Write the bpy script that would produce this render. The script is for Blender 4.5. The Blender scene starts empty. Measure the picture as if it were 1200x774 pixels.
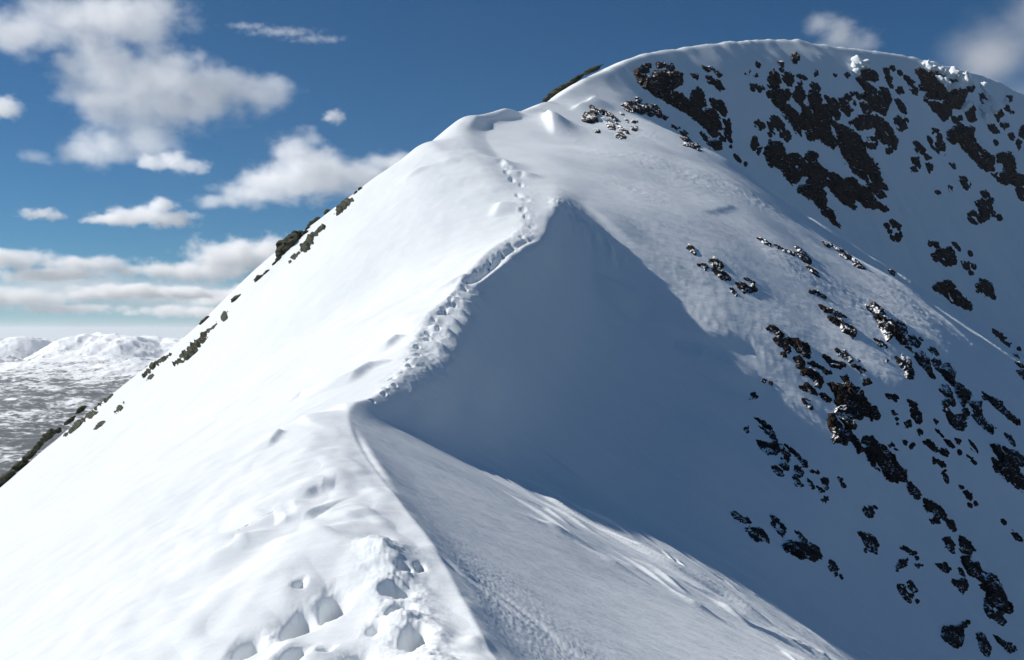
import bpy, bmesh, math, random
import numpy as np
from mathutils import Vector

random.seed(7)
scene = bpy.context.scene
COL = scene.collection
F = 1167.0            # focal length in units of a 1200 wide frame (35 mm lens)
CU, CV = 600.0, 387.0
HAZE = 2.8e-5

# ------------------------------------------------------------------ noise
_rs = np.random.RandomState(11)
_P = _rs.permutation(4096)
_G = _rs.uniform(0, 2*np.pi, 4096)
_GX, _GY = np.cos(_G), np.sin(_G)

def perlin(x, y, seed=0):
    x = np.asarray(x, float) + seed*17.31; y = np.asarray(y, float) + seed*9.73
    xi = np.floor(x).astype(np.int64); yi = np.floor(y).astype(np.int64)
    xf = x - xi; yf = y - yi
    u = xf*xf*xf*(xf*(xf*6-15)+10); v = yf*yf*yf*(yf*(yf*6-15)+10)
    def g(ix, iy, dx, dy):
        h = _P[(_P[ix & 4095] + iy) & 4095]
        return _GX[h]*dx + _GY[h]*dy
    a = g(xi, yi, xf, yf); b = g(xi+1, yi, xf-1, yf)
    c = g(xi, yi+1, xf, yf-1); d = g(xi+1, yi+1, xf-1, yf-1)
    return (a+(b-a)*u) + ((c+(d-c)*u)-(a+(b-a)*u))*v

def fbm(x, y, oct=4, seed=0, gain=.5):
    s = 0; a = 1
    for i in range(oct):
        s = s + a*perlin(x, y, seed+i*3); x = x*2.03; y = y*2.03; a *= gain
    return s

def ridged(x, y, oct=4, seed=0, gain=.5):
    s = 0; a = 1
    for i in range(oct):
        s = s + a*(1-2*np.abs(perlin(x, y, seed+i*3))); x = x*2.1; y = y*2.1; a *= gain
    return s

def sstep(a, b, x):
    t = np.clip((x-a)/(b-a), 0, 1); return t*t*(3-2*t)

def pchip(x, y, xq):
    """monotone cubic; y may be (n,) or (n,m); linear beyond the ends"""
    x = np.asarray(x, float); y = np.asarray(y, float); xq = np.asarray(xq, float)
    one = y.ndim == 1
    if one: y = y[:, None]
    h = np.diff(x)[:, None]; d = np.diff(y, axis=0)/h
    m = np.zeros_like(y)
    w1 = 2*h[1:]+h[:-1]; w2 = h[1:]+2*h[:-1]
    ok = d[:-1]*d[1:] > 0
    with np.errstate(divide='ignore', invalid='ignore'):
        hm = (w1+w2)/(w1/d[:-1]+w2/d[1:])
    m[1:-1] = np.where(ok, hm, 0); m[0] = d[0]; m[-1] = d[-1]
    i = np.clip(np.searchsorted(x, xq)-1, 0, len(x)-2)
    t = ((xq-x[i])/(x[i+1]-x[i]))[:, None]; hh = h[i]
    lo = t < 0; hi = t > 1; tc = np.clip(t, 0, 1)
    r = ((1+2*tc)*(1-tc)**2*y[i] + tc*(1-tc)**2*hh*m[i] + tc*tc*(3-2*tc)*y[i+1] + tc*tc*(tc-1)*hh*m[i+1])
    r = r + np.where(lo, t*hh*m[0], 0) + np.where(hi, (t-1)*hh*m[-1], 0)
    return r[:, 0] if one else r

# ------------------------------------------------------------------ the ridge: cross sections
# every key: distance ahead, crest, left side going out, right side going out; sections are given as seen in a
# 1200x774 frame and turned into metres at their own distance
KEYS = [
 (8,  (600,800), [(500,798),(400,805),(300,825),(200,855),(0,930),(-300,1060),(-900,1400)], [(660,835),(740,873),(900,935),(1200,1050),(1600,1220)]),
 (10, (571,757), [(480,752),(400,757),(300,773),(200,800),(100,832),(0,870),(-300,1000),(-900,1350)], [(640,800),(720,848),(880,940),(1200,1120),(1600,1330)]),
 (14, (513,648), [(450,645),(400,648),(300,667),(200,698),(100,738),(0,785),(-300,940),(-900,1320)], [(560,679),(640,722),(720,764),(850,832),(1000,910),(1200,1020),(1600,1250)]),
 (19, (450,562), [(400,562),(300,588),(200,628),(100,677),(0,730),(-300,900),(-900,1300)], [(500,592),(580,634),(700,695),(850,770),(1000,848),(1200,960),(1600,1210)]),
 (26, (408,488), [(370,492),(300,517),(200,562),(100,615),(0,672),(-300,860),(-900,1270)], [(430,499),(500,534),(600,585),(700,637),(850,717),(1000,806),(1200,945),(1600,1250)]),
 (31, (440,464), [(400,476),(300,510),(200,554),(100,607),(0,662),(-300,850),(-900,1260)], [(450,470),(470,488),(520,526),(600,572),(700,626),(850,704),(1000,795),(1200,938),(1600,1250)]),
 (36, (478,432), [(430,444),(380,462),(300,498),(200,546),(100,600),(0,656),(-300,845),(-900,1255)], [(498,442),(540,490),(600,545),(700,602),(850,688),(1000,784),(1200,936),(1600,1250)]),
 (44, (501,384), [(460,404),(400,438),(300,487),(200,538),(100,593),(0,650),(-300,838),(-900,1250)], [(535,400),(560,430),(610,500),(690,560),(800,626),(900,688),(1000,760),(1200,915),(1600,1240)]),
 (52, (523,354), [(480,375),(400,418),(300,472),(200,527),(100,584),(0,643),(-300,834),(-900,1245)], [(553,368),(580,402),(640,475),(720,533),(820,595),(900,648),(1000,725),(1200,888),(1600,1220)]),
 (62, (547,322), [(500,344),(400,392),(300,448),(200,510),(100,572),(0,635),(-300,831),(-900,1245)], [(574,336),(605,375),(660,440),(740,500),(840,558),(920,615),(1000,684),(1200,850),(1600,1190)]),
 (74, (580,288), [(540,303),(480,334),(400,378),(300,438),(200,502),(100,566),(0,625),(-300,830),(-900,1245)], [(604,294),(640,345),(690,402),(760,455),(880,521),(960,570),(1040,638),(1200,775),(1600,1110)]),
 (86, (611,264), [(580,270),(520,290),(440,333),(350,385),(250,450),(150,518),(0,609),(-300,825),(-900,1245)], [(638,268),(662,302),(700,345),(780,393),(900,445),(1000,503),(1100,585),(1200,672),(1600,1020)]),
 (95, (612,240), [(580,243),(520,256),(440,294),(350,352),(250,428),(150,502),(0,597),(-300,822),(-900,1245)], [(647,242),(672,264),(710,290),(780,322),(850,350),(950,398),(1050,450),(1200,565),(1600,930)]),
 (104,(615,221), [(580,217),(520,227),(440,264),(350,326),(250,409),(150,488),(0,589),(-300,820),(-900,1245)], [(648,223),(690,238),(750,262),(850,304),(950,358),(1050,415),(1200,530),(1600,900)]),
 (114,(610,203), [(560,192),(500,203),(440,238),(350,308),(250,392),(120,493),(0,582),(-300,820),(-900,1250)], [(646,206),(700,219),(800,252),(900,298),(1000,358),(1100,420),(1200,495),(1600,870)]),
 (130,(580,180), [(545,169),(510,167),(470,190),(400,240),(320,300),(225,388),(120,470),(0,570),(-300,820),(-900,1260)], [(640,186),(700,198),(800,230),(900,275),(1000,332),(1100,394),(1200,466),(1300,552),(1600,850)]),
 (150,(570,160), [(540,153),(510,164),(480,186),(400,250),(320,315),(225,405),(0,600),(-300,860),(-900,1320)], [(640,167),(720,180),(800,206),(900,250),(1000,309),(1100,370),(1200,442),(1300,530),(1600,820)]),
 (172,(590,138), [(560,146),(520,172),(470,215),(400,275),(225,440),(0,650),(-300,920),(-900,1400)], [(650,146),(730,163),(800,187),(860,214),(960,280),(1040,332),(1120,382),(1200,440),(1600,780)]),
 (200,(620,128), [(590,140),(550,175),(400,320),(0,720),(-300,1000),(-900,1500)], [(660,138),(730,152),(800,174),(860,205),(960,276),(1040,340),(1200,460),(1600,780)]),
 (220,(640,120), [(615,130),(580,160),(400,350),(0,760),(-900,1600)], [(700,133),(780,155),(850,188),(880,213),(960,272),(1040,332),(1200,455),(1600,760)]),
 (240,(660,108), [(640,119),(610,145),(400,375),(0,790),(-900,1650)], [(710,125),(780,153),(850,195),(900,228),(960,266),(1040,325),(1200,445),(1600,740)]),
 (262,(685,93),  [(660,106),(630,130),(400,390),(0,800),(-900,1650)], [(730,112),(790,150),(850,202),(900,247),(960,288),(1000,300),(1040,316),(1120,375),(1200,433),(1600,720)]),
 (285,(715,78),  [(685,92),(640,130),(400,400),(0,800),(-900,1650)], [(760,106),(810,146),(870,212),(960,305),(1040,342),(1080,350),(1120,366),(1200,425),(1600,710)]),
 (310,(745,66),  [(700,85),(640,145),(400,410),(0,800),(-900,1650)], [(800,105),(850,160),(900,215),(960,290),(1040,362),(1120,395),(1200,420),(1600,690)]),
 (350,(800,54),  [(745,72),(660,145),(400,420),(0,800),(-900,1650)], [(850,85),(900,140),(960,212),(1040,308),(1120,394),(1200,450),(1600,700)]),
 (390,(860,49),  [(795,66),(700,130),(400,430),(0,800),(-900,1650)], [(910,80),(960,130),(1020,197),(1100,288),(1200,392),(1600,720)]),
 (440,(915,45),  [(845,61),(720,130),(400,430),(0,800),(-900,1650)], [(955,68),(1010,115),(1070,175),(1140,250),(1200,315),(1600,640)]),
 (480,(985,53),  [(900,66),(760,150),(450,430),(0,800),(-900,1650)], [(1020,78),(1070,128),(1130,190),(1200,262),(1600,580)]),
 (520,(1050,62), [(950,78),(800,160),(480,430),(0,800),(-900,1650)], [(1085,88),(1135,140),(1200,205),(1600,520)]),
 (560,(1110,75), [(1000,90),(840,170),(500,430),(0,800),(-900,1650)], [(1145,103),(1200,160),(1600,470)]),
 (600,(1165,92), [(1050,108),(880,180),(500,430),(0,800),(-900,1650)], [(1200,122),(1300,210),(1600,430)]),
 (640,(1210,113),[(1090,130),(920,190),(500,430),(0,800),(-900,1650)], [(1260,160),(1600,410)]),
 (720,(1290,160),[(1150,185),(950,240),(500,450),(0,800),(-900,1600)], [(1600,400)]),
 (860,(1290,260),[(950,320),(500,500),(0,800),(-900,1500)], [(1600,430)]),
 (1300,(1100,520),[(740,560),(400,650),(0,800),(-900,1200)], [(1200,560),(1600,640)]),
]
KY = np.array([k[0] for k in KEYS], float)
_s = np.linspace(-1, 1, 1401)
DG = np.sinh(_s*6.2)/np.sinh(6.2)*2600.0        # offsets from the crest, dense beside it
PROF = []
for Y, c, L, R in KEYS:
    pts = sorted(L) ; lx = [p[0]-c[0] for p in pts]+[0]; ly = [p[1]-c[1] for p in pts]+[0]
    rx = [0]+[p[0]-c[0] for p in R]; ry = [0]+[p[1]-c[1] for p in R]
    v = np.where(DG < 0, pchip(lx, ly, DG), pchip(rx, ry, DG))
    PROF.append(v)
PROF = np.array(PROF)
KCU = np.array([k[1][0] for k in KEYS], float); KCV = np.array([k[1][1] for k in KEYS], float)

def crest(Y):
    lq = np.log(np.maximum(Y, 8.0))
    return pchip(np.log(KY), KCU, lq), pchip(np.log(KY), KCV, lq)

NEAR = (np.array([-60, -20, -6, 0, 5, 8]), np.array([-1.2, -1.5, -1.72, -1.8, -2.15, -(800-CV)/F*8]))   # crest height under and behind the camera
NX = (np.array([-60, -20, 0, 8]), np.array([3.0, 1.5, .35, 0.0]))

def base_height(Y, X):
    """Y (n,), X (n,m) metres -> Z (n,m)"""
    Yc = np.maximum(Y, 8.0)
    lq = np.log(Yc)
    cu, cv = crest(Yc)
    tab = pchip(np.log(KY), PROF, lq)
    k = np.where(Y < 8, 1, 0)
    cx = (cu-CU)/F*Yc + np.where(Y < 8, np.interp(Y, *NX), 0)
    cz = np.where(Y < 8, np.interp(Y, *NEAR), (CV-cv)/F*Yc)
    Z = np.empty_like(X)
    for i in range(len(Y)):
        d = (X[i]-cx[i])/Yc[i]*F
        dv = np.interp(d, DG, tab[i])
        # carry on past the table with the last slopes
        sl = (tab[i, 0]-tab[i, 20])/(DG[0]-DG[20]); sr = (tab[i, -1]-tab[i, -20])/(DG[-1]-DG[-20])
        dv = dv + np.where(d < DG[0], (d-DG[0])*sl, 0) + np.where(d > DG[-1], (d-DG[-1])*sr, 0)
        Z[i] = cz[i] - dv/F*Yc[i]
    return Z, cx

def gauss_blur_rows(A, n):
    for _ in range(n):
        A = (np.pad(A, ((1, 1), (0, 0)), 'edge')[:-2] + 2*A + np.pad(A, ((1, 1), (0, 0)), 'edge')[2:])/4
    return A
def gauss_blur_cols(A, n):
    for _ in range(n):
        A = (np.pad(A, ((0, 0), (1, 1)), 'edge')[:, :-2] + 2*A + np.pad(A, ((0, 0), (1, 1)), 'edge')[:, 2:])/4
    return A

# grid: rows of constant distance, columns fanning out from the camera
yb = np.concatenate([-np.geomspace(60, 2, 24)+0.0, np.linspace(-1.5, 4.2, 24), np.geomspace(4.5, 16, 330), np.geomspace(16.03, 46, 600), np.geomspace(46.15, 740, 610), np.geomspace(750, 1300, 40)])
YG = yb
inner = np.linspace(-90, 1290, 1100)
st = np.geomspace(1.5, 7000, 90)
UG = np.concatenate([(inner[0]-np.cumsum(np.diff(np.geomspace(2, 9000, 100))))[::-1], inner, inner[-1]+np.cumsum(np.diff(np.geomspace(2, 6000, 80)))])
SC = np.where(YG > 8, YG, np.sqrt(np.maximum(YG, 0)**2*.9+8*8*.1+ .5) )
SC = np.maximum(SC, 3.0)
SC = np.where(YG < 0, 3.0+0.25*np.abs(YG), SC)
XG = (UG[None, :]-CU)/F*SC[:, None]
YY = np.repeat(YG[:, None], len(UG), 1)
ZG, CX = base_height(YG, XG)
ZG = gauss_blur_cols(ZG, 4)
ZG = gauss_blur_rows(ZG, 6)
# ------------------------------------------------------------------ where a sight line meets the snow
def make_hit():
    rows = np.where(YG >= 8)[0]
    Yr = YG[rows]
    def hit(u, v):
        """first point of the snow surface seen at (u, v) of the 1200x774 frame"""
        z = np.array([np.interp(u, UG, ZG[r]) for r in rows])
        vr = CV-z/Yr*F
        k = np.where(vr <= v)[0]
        if len(k) == 0:
            i = int(np.argmin(vr)); return np.array([(u-CU)/F*Yr[i], Yr[i], z[i]])
        i = k[0]
        if i == 0: Y = Yr[0]; zz = z[0]
        else:
            t = (vr[i-1]-v)/(vr[i-1]-vr[i]+1e-9); Y = Yr[i-1]+t*(Yr[i]-Yr[i-1]); zz = z[i-1]+t*(z[i]-z[i-1])
        return np.array([(u-CU)/F*Y, Y, zz])
    return hit
hit = make_hit()
ZB = ZG.copy()

def rows_between(y0, y1):
    return slice(int(np.searchsorted(YG, y0)), int(np.searchsorted(YG, y1))+1)

def lip(px, h, wl, wr, taper=.25):
    """a wind lip along a line: rises over wl metres on the left of the line, falls within wr metres on its right"""
    P = np.array([hit(u, v)[:2] for u, v in px])
    n = 40
    seg = np.concatenate([[0], np.cumsum(np.hypot(*np.diff(P, axis=0).T))])
    tq = np.linspace(0, seg[-1], n)
    Q = np.stack([pchip(seg, P[:, 0], tq), pchip(seg, P[:, 1], tq)], -1)
    T = np.gradient(Q, axis=0); T /= np.linalg.norm(T, axis=1, keepdims=True)+1e-9
    m = 2.6*max(wl, wr)
    rs = rows_between(Q[:, 1].min()-m, Q[:, 1].max()+m)
    x = XG[rs]; y = YY[rs]
    sel = (x > Q[:, 0].min()-m) & (x < Q[:, 0].max()+m)
    xs = x[sel]; ys = y[sel]
    best = np.full(xs.shape, 1e9); d = np.zeros(xs.shape); tt = np.zeros(xs.shape)
    for i in range(n-1):
        sx, sy = Q[i+1]-Q[i]; L2 = sx*sx+sy*sy+1e-12
        px_ = xs-Q[i, 0]; py_ = ys-Q[i, 1]
        t = np.clip((px_*sx+py_*sy)/L2, 0, 1)
        dx = px_-t*sx; dy = py_-t*sy; r = dx*dx+dy*dy
        c = r < best
        best[c] = r[c]; d[c] = ((px_*sy-py_*sx)/math.sqrt(L2))[c]; tt[c] = ((i+t)/(n-1))[c]
    r = np.sqrt(best)
    w_ = np.where(d > 0, wr, wl)
    f = np.exp(-(r/w_)**2)*np.minimum(1, np.minimum(tt, 1-tt)/taper+.02)
    ZG[rs][sel] += (h*f)

PM = np.zeros_like(ZG)
def dent(u, v, wpx, hpx, depth, rim=.07, power=3, shear=0.0):
    c = hit(u, v); a = hit(u, v+hpx/2); b = hit(u, v-hpx/2)
    rx = wpx/2/F*c[1]; ry = max(min(abs(b[1]-a[1])/2, rx*2.6), rx*.45)
    m = 2.5*max(rx, ry)
    rs = rows_between(c[1]-m, c[1]+m)
    x = XG[rs]-c[0]-shear*(YY[rs]-c[1]); y = YY[rs]-c[1]
    wob = 1+.3*perlin(XG[rs]/rx*.45, YY[rs]/ry*.45, 5)
    r = np.sqrt((x/rx)**2+(y/ry)**2)*wob
    if depth > 0: PM[rs] += np.exp(-(r/1.7)**2)
    ZG[rs] += -depth*np.exp(-r**power) + depth*rim*np.exp(-((r-1.35)/.3)**2)

def mound(u, v, wpx, hpx, h, power=2, shear=0.0):
    dent(u, v, wpx, hpx, -h, 0, power, shear)

def turned(ang):
    c, s = math.cos(ang), math.sin(ang)
    return XG*c+YY*s, -XG*s+YY*c

UPX = np.repeat(UG[None, :], len(YG), 0)
VPX = CV-ZG/np.maximum(YY, 4)*F
off = XG-CX[:, None]                   # metres right of the crest
front = sstep(3, 7, YY)
# general unevenness, growing with distance
ZG += fbm(XG/9, YY/9, 3, 1)*.16*sstep(6, 40, YY)*(1-sstep(0, 10, off)*.6)
ZG += fbm(XG/28, YY/34, 3, 2)*.7*sstep(40, 140, YY)
ZG += fbm(XG/70, YY/80, 4, 3)*3.0*sstep(180, 330, YY)*sstep(-30, 30, off)
# hummocky drifted top of the near crest
near = sstep(30, 16, YY)*sstep(.6, -.4, off)*sstep(-9, -2, off)
ZG += near*(fbm(XG/1.5, YY/2.2, 3, 4)*.11 + np.maximum(fbm(XG/.9+YY/3, YY/2.0, 2, 6), 0)*.10)
# wind carved ripples: long, thin, running down and to the right
pA, pB = hit(640, 585), hit(900, 735)
wang = math.atan2(pB[1]-pA[1], pB[0]-pA[0])
a, b = turned(wang)
b0 = -pA[0]*math.sin(wang)+pA[1]*math.cos(wang)
warp = fbm(XG/7, YY/7, 2, 21)*.55
db = b-b0+warp
streak = ridged(a/9.0, db/.95, 2, 7)-.2
str3 = ridged(a/9, (db+fbm(a/6, db/.8, 2, 35)*.08)/.48, 2, 37)-.2
str2 = ridged(a/7.5, db/.27, 2, 17)
m = sstep(520, 680, UPX)*sstep(1.0, 4.0, off)*sstep(12, 18, YY)*sstep(70, 40, YY)
belt = np.exp(-((db+1.3)/2.1)**2)*(.35+.9*sstep(-.25, .35, fbm(a/5, db/1.2, 2, 33)))
ZG += m*(streak*.09+str3*.15+str2*.045)*belt + m*(str2*.005+str3*.012)*sstep(3, -1, db)
ZG += m*sstep(.8, 2.5, db)*(streak*.08+str3*.06)*(.3+sstep(-.2, .4, fbm(a/9, db/3, 2, 38)))
shade = sstep(36, 44, YY)*sstep(120, 85, YY)*sstep(6, 14, off)
ZG += shade*(ridged(a/14, (b+warp)/1.5, 3, 28)*.10 + fbm(a/10, b/4, 3, 29)*.22)
# faint crusty wind texture on the far sunlit flank
a, b = turned(-.5)
fl = sstep(85, 110, YY)*sstep(270, 200, YY)*sstep(5, 14, off)
patch = sstep(-.1, .5, fbm(XG/22, YY/26, 3, 31))
ZG += fl*(ridged(a/9, b/1.5, 3, 8)*.10 + ridged(a/3.5, b/.9, 2, 19)*.05)*(.25+patch)
# summit corrie face: ribs and gullies running down to the right
a, b = turned(math.radians(-62))
face = sstep(300, 350, YY)*sstep(720, 640, YY)*sstep(6, 40, off)
ZG += face*(ridged(a/120, (b+fbm(XG/40, YY/40, 2, 41)*10)/26, 3, 9)*1.5 + fbm(XG/9, YY/9, 3, 10)*.7)
spur = sstep(125, 170, YY)*sstep(300, 270, YY)*sstep(40, 70, XG)
ZG += spur*ridged(a/50, (b+fbm(XG/18, YY/18, 2, 42)*5)/11, 3, 12)*.9
# cornice lumps along the summit rim
rim = np.exp(-((off+3)/7)**2)*sstep(330, 420, YY)
ZG += rim*(np.maximum(fbm(XG/16, YY/30, 2, 13), -.1)*1.0+fbm(XG/5, YY/9, 2, 14)*.45)

# ---- single features
hit = make_hit()
# wind-cut ribs along the edge of the shadow
rw = random.Random(12)
for q in range(30):
    t = rw.random(); u0 = 572+t*350; v0 = 548+t*196+rw.uniform(-26, 34); n_ = rw.uniform(50, 120)
    s_ = rw.uniform(.50, .64); h_ = rw.uniform(.05, .13)
    lip([(u0,v0),(u0+n_*.5,v0+n_*.5*s_+rw.uniform(-2,2)),(u0+n_,v0+n_*s_+rw.uniform(0,5))], h_, rw.uniform(.12,.26), rw.uniform(.07,.13), .45)
hit = make_hit()
# the sharp little lip over the notch, and the scooped hollow on its right
lip([(375,484),(395,480),(411,484)], .13, .9, .16, .3)
lip([(412,497),(424,522),(442,550),(462,580)], -.10, .12, .38, .4)
# shaded drift fronts along the crest
for px, h, wl, wr in [
    ([(330,477),(352,464),(378,457)], .20, 1.3, .22),
    ([(404,452),(428,436),(460,423)], .34, 1.6, .3),
    ([(448,414),(462,402),(476,394)], .34, 1.2, .3),
    ([(455,378),(472,380),(488,384)], .26, 1.6, .3),
    ([(495,350),(520,338),(545,322)], .2, 1.2, .35),
    ([(311,526),(320,516),(330,506)], .16, .6, .14),
    ([(350,492),(365,496),(388,502)], .10, .6, .14),
    ([(322,624),(345,615),(370,610)], .12, .8, .10),
    ([(350,588),(370,577),(392,572)], .11, .6, .14),
    ([(345,585),(348,600),(350,612)], .05, .3, .10),
    ([(375,604),(395,606),(420,610)], .09, .5, .18),
    ([(262,655),(276,641),(296,652)], .17, .8, .2),
    ([(590,238),(585,248),(582,255)], .5, 1.8, .6),
    ([(575,188),(590,191),(597,202)], .5, 2.0, .5),
    ([(470,215),(500,198),(540,190)], .35, 1.5, .5),
    ([(600,206),(612,206),(620,210)], .5, 1.5, .6)]:
    lip(px, h, wl, wr)
# broken step-like blocks where the crest lip has been cut away
lip([(487,424),(497,398),(505,380),(520,362),(533,350)], -.34, .35, .8, .2)
for k, (px) in enumerate([[(505,384),(522,392),(541,400)], [(513,372),(530,379),(545,385)], [(520,362),(536,368),(551,372)],
                          [(529,352),(545,358),(560,362)], [(538,343),(552,350),(566,352)], [(498,404),(515,410),(528,412)]]):
    lip(px, .25, .16, .42, .3)
# footsteps: a trodden line up the crest
lip([(545,335),(572,318),(590,300),(612,285),(632,278)], -.20, .25, .25, .1)
lip([(556,340),(580,322),(603,305)], .18, .25, .2, .1)
for u, v, wp, hp, d in [(350,733,32,44,.30), (391,708,28,44,.28), (351,690,12,16,.10), (290,760,26,44,.28), (346,768,26,30,.26), (378,762,16,24,.18),
                        (464,700,36,14,.26), (470,717,34,12,.22), (487,748,34,28,.30), (440,735,20,14,.10), (474,672,16,10,.10), (492,666,14,9,.09),
                        (455,640,10,8,.06), (418,775,30,18,.2)]:
    dent(u, v, wp*.85, hp*.8, d*2.4, .05, 1.9)
# the line of older steps along the crest
path = [(440,470),(470,440),(492,410),(512,378),(535,345),(560,322),(590,298),(622,274),(617,250),(612,228),(600,205),(585,188)]
for (ua, va), (ub, vb) in zip(path[:-1], path[1:]):
    k = max(2, int(math.hypot(ub-ua, vb-va)/8))
    for q in range(k):
        t = (q+.3*random.random())/k; side = 3.2 if q % 2 else -3.2
        dent(ua+(ub-ua)*t+side+random.uniform(-2, 2), va+(vb-va)*t+random.uniform(-2, 2), random.uniform(5, 8), random.uniform(5, 8), random.uniform(.10, .22), .12, 2.4)
# hummocks round the footsteps
for u, v, wp, hp, h in [(330,768,40,30,.08), (368,774,44,30,.07), (430,655,70,30,.06), (555,757,30,24,.07), (300,700,150,60,.10), (400,650,100,44,.10),
                        (520,745,50,30,.06), (440,700,40,20,.08), (260,660,80,26,.18), (365,640,110,40,.2), (320,585,120,40,.14)]:
    mound(u, v, wp, hp, h)
# rough, wind-plucked crust on the right edge of the trodden crest, and the scoured groove below it
r1 = np.exp(-((UPX-(440+(VPX-640)*.42))/34)**2)*sstep(632, 655, VPX)*sstep(25, 16, YY)
ZG += r1*(ridged(XG/.9, (YY+XG*.25)/.42, 4, 15, .6)*.075)
lip([(505,640),(540,672),(585,705),(640,745),(690,775)], -.03, .10, .16, .1)
lip([(540,672),(575,690),(610,715),(660,760)], -.025, .10, .14, .1)
g1 = np.exp(-((UPX-(513+(VPX-640)*1.15))/48)**2)*sstep(615, 660, VPX)*sstep(25, 17, YY)*sstep(.15, .35, off)
ZG += g1*(ridged(XG/.11, YY/.3, 3, 16)*.004 + fbm(XG/.05, YY/.14, 2, 18)*.006)
# crumbs and broken crust round every step, and along the trodden crest
PM = np.minimum(PM, 1.2)
ZG += PM*sstep(34, 26, YY)*(fbm(XG/.11, YY/.24, 3, 61, .65)*.030 + np.maximum(fbm(XG/.22, YY/.4, 2, 62), .05)*.06)
ZG += PM*sstep(28, 36, YY)*fbm(XG/.5, YY/1.1, 3, 63, .65)*.16
cr_ = np.exp(-((off-.3)/1.1)**2)*sstep(29, 36, YY)*sstep(112, 95, YY)
ZG += cr_*(ridged(XG/.8, YY/1.7, 3, 64)*.055)
# soft drifts and ripples on the bright flank
fl2 = sstep(.3, -3, off)*sstep(9, 16, YY)
a, b = turned(math.radians(-38))
ZG += fl2*(ridged(a/2.2+fbm(XG/5, YY/5, 2, 65), b/9, 2, 66)*.022*(.3+sstep(-.1, .5, fbm(XG/12, YY/14, 2, 67)))*np.minimum(1, YY/30) + fbm(XG/3.2, YY/6, 3, 68)*.09)
# ridge beyond the dome: hollow under the far cornice, a notch, a wave of snow
lip([(540,155),(565,146),(590,139),(612,134)], 1.6, 7, 1.6, .3)
lip([(640,132),(646,142),(652,160)], 1.7, 3.0, .8, .3)
lip([(700,113),(690,124),(672,131)], 1.2, 4, 1.0)
for px, h in [([(815,246),(835,247),(860,240)], .22), ([(680,235),(760,300),(840,340)], .35), ([(745,370),(800,390),(880,400)], .45), ([(700,320),(720,350),(745,372)], .5),
              ([(790,405),(850,440),(900,452)], .5)]:
    lip(px, h, 3.0, .8)
# torn edge where the hollow's rim meets the lit flank
r2 = np.exp(-((UPX-(652+(VPX-235)*.95))/13)**2)*sstep(228, 245, VPX)*sstep(330, 300, VPX)*sstep(75, 85, YY)*sstep(150, 130, YY)
ZG += r2*ridged(XG/1.3, YY/2.0, 3, 22)*.35
del streak, str2, warp, patch, face, spur, rim, r1, r2, g1, a, b, m, belt

FLOOR = -420.0
ZG = np.maximum(ZG, FLOOR-30)

def grid_mesh(name, X, Y, Z):
    n, m = X.shape
    me = bpy.data.meshes.new(name)
    co = np.stack([X, Y, Z], -1).reshape(-1, 3).astype(np.float32)
    idx = np.arange(n*m).reshape(n, m)
    q = np.stack([idx[:-1, :-1], idx[:-1, 1:], idx[1:, 1:], idx[1:, :-1]], -1).reshape(-1, 4)
    me.vertices.add(n*m); me.vertices.foreach_set('co', co.ravel())
    me.loops.add(q.size); me.loops.foreach_set('vertex_index', q.ravel().astype(np.int32))
    me.polygons.add(len(q)); me.polygons.foreach_set('loop_start', np.arange(0, q.size, 4, dtype=np.int32))
    me.polygons.foreach_set('use_smooth', np.ones(len(q), bool))
    me.update(calc_edges=True)
    return me

def link(name, me, mat=None, parent=None):
    o = bpy.data.objects.new(name, me); COL.objects.link(o)
    if mat: me.materials.append(mat)
    if parent: o.parent = parent
    return o

def new_mat(name):
    m = bpy.data.materials.new(name); m.use_nodes = True
    nt = m.node_tree
    return m, nt, nt.nodes['Principled BSDF']

snow, nt, bs = new_mat('snow')
bs.inputs['Base Color'].default_value = (.86, .87, .88, 1)
bs.inputs['Roughness'].default_value = .7

ridge = link('snow_ridge', grid_mesh('snow_ridge', XG, YY, ZG), snow)
ridge['kind'] = 'structure'
N = snow.node_tree.nodes; K = snow.node_tree.links; bs = N['Principled BSDF']
ge = N.new('ShaderNodeNewGeometry')
def sn(scale, detail, rough, sc=(1, 1, 1), rot=0):
    mp = N.new('ShaderNodeMapping'); mp.inputs['Scale'].default_value = sc; mp.inputs['Rotation'].default_value = (0, 0, rot); K.new(ge.outputs['Position'], mp.inputs['Vector'])
    n = N.new('ShaderNodeTexNoise'); n.inputs['Scale'].default_value = scale; n.inputs['Detail'].default_value = detail; n.inputs['Roughness'].default_value = rough
    K.new(mp.outputs[0], n.inputs['Vector']); return n.outputs['Fac']
# grain of old wind packed snow, then crust ripples drawn out down the wind
b1 = N.new('ShaderNodeBump'); b1.inputs['Strength'].default_value = .5; b1.inputs['Distance'].default_value = .012
K.new(sn(14, 5, .65), b1.inputs['Height'])
b2 = N.new('ShaderNodeBump'); b2.inputs['Strength'].default_value = .55; b2.inputs['Distance'].default_value = .05
K.new(sn(1.6, 6, .62, (.35, 1.3, 1), .3), b2.inputs['Height']); K.new(b1.outputs[0], b2.inputs['Normal'])
b3 = N.new('ShaderNodeBump'); b3.inputs['Strength'].default_value = .5; b3.inputs['Distance'].default_value = .32
K.new(sn(.32, 5, .6, (.35, 1.2, 1), .45), b3.inputs['Height']); K.new(b2.outputs[0], b3.inputs['Normal'])
K.new(b3.outputs[0], bs.inputs['Normal'])
# dust and ice: the faintest unevenness of the white
cr = N.new('ShaderNodeMix'); cr.data_type = 'RGBA'; K.new(sn(.5, 6, .6), cr.inputs['Factor'])
cr.inputs[6].default_value = (.76, .81, .85, 1); cr.inputs[7].default_value = (.85, .87, .88, 1)
K.new(cr.outputs[2], bs.inputs['Base Color'])
bs.inputs['Specular IOR Level'].default_value = .25
bs.inputs['Diffuse Roughness'].default_value = .75

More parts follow.
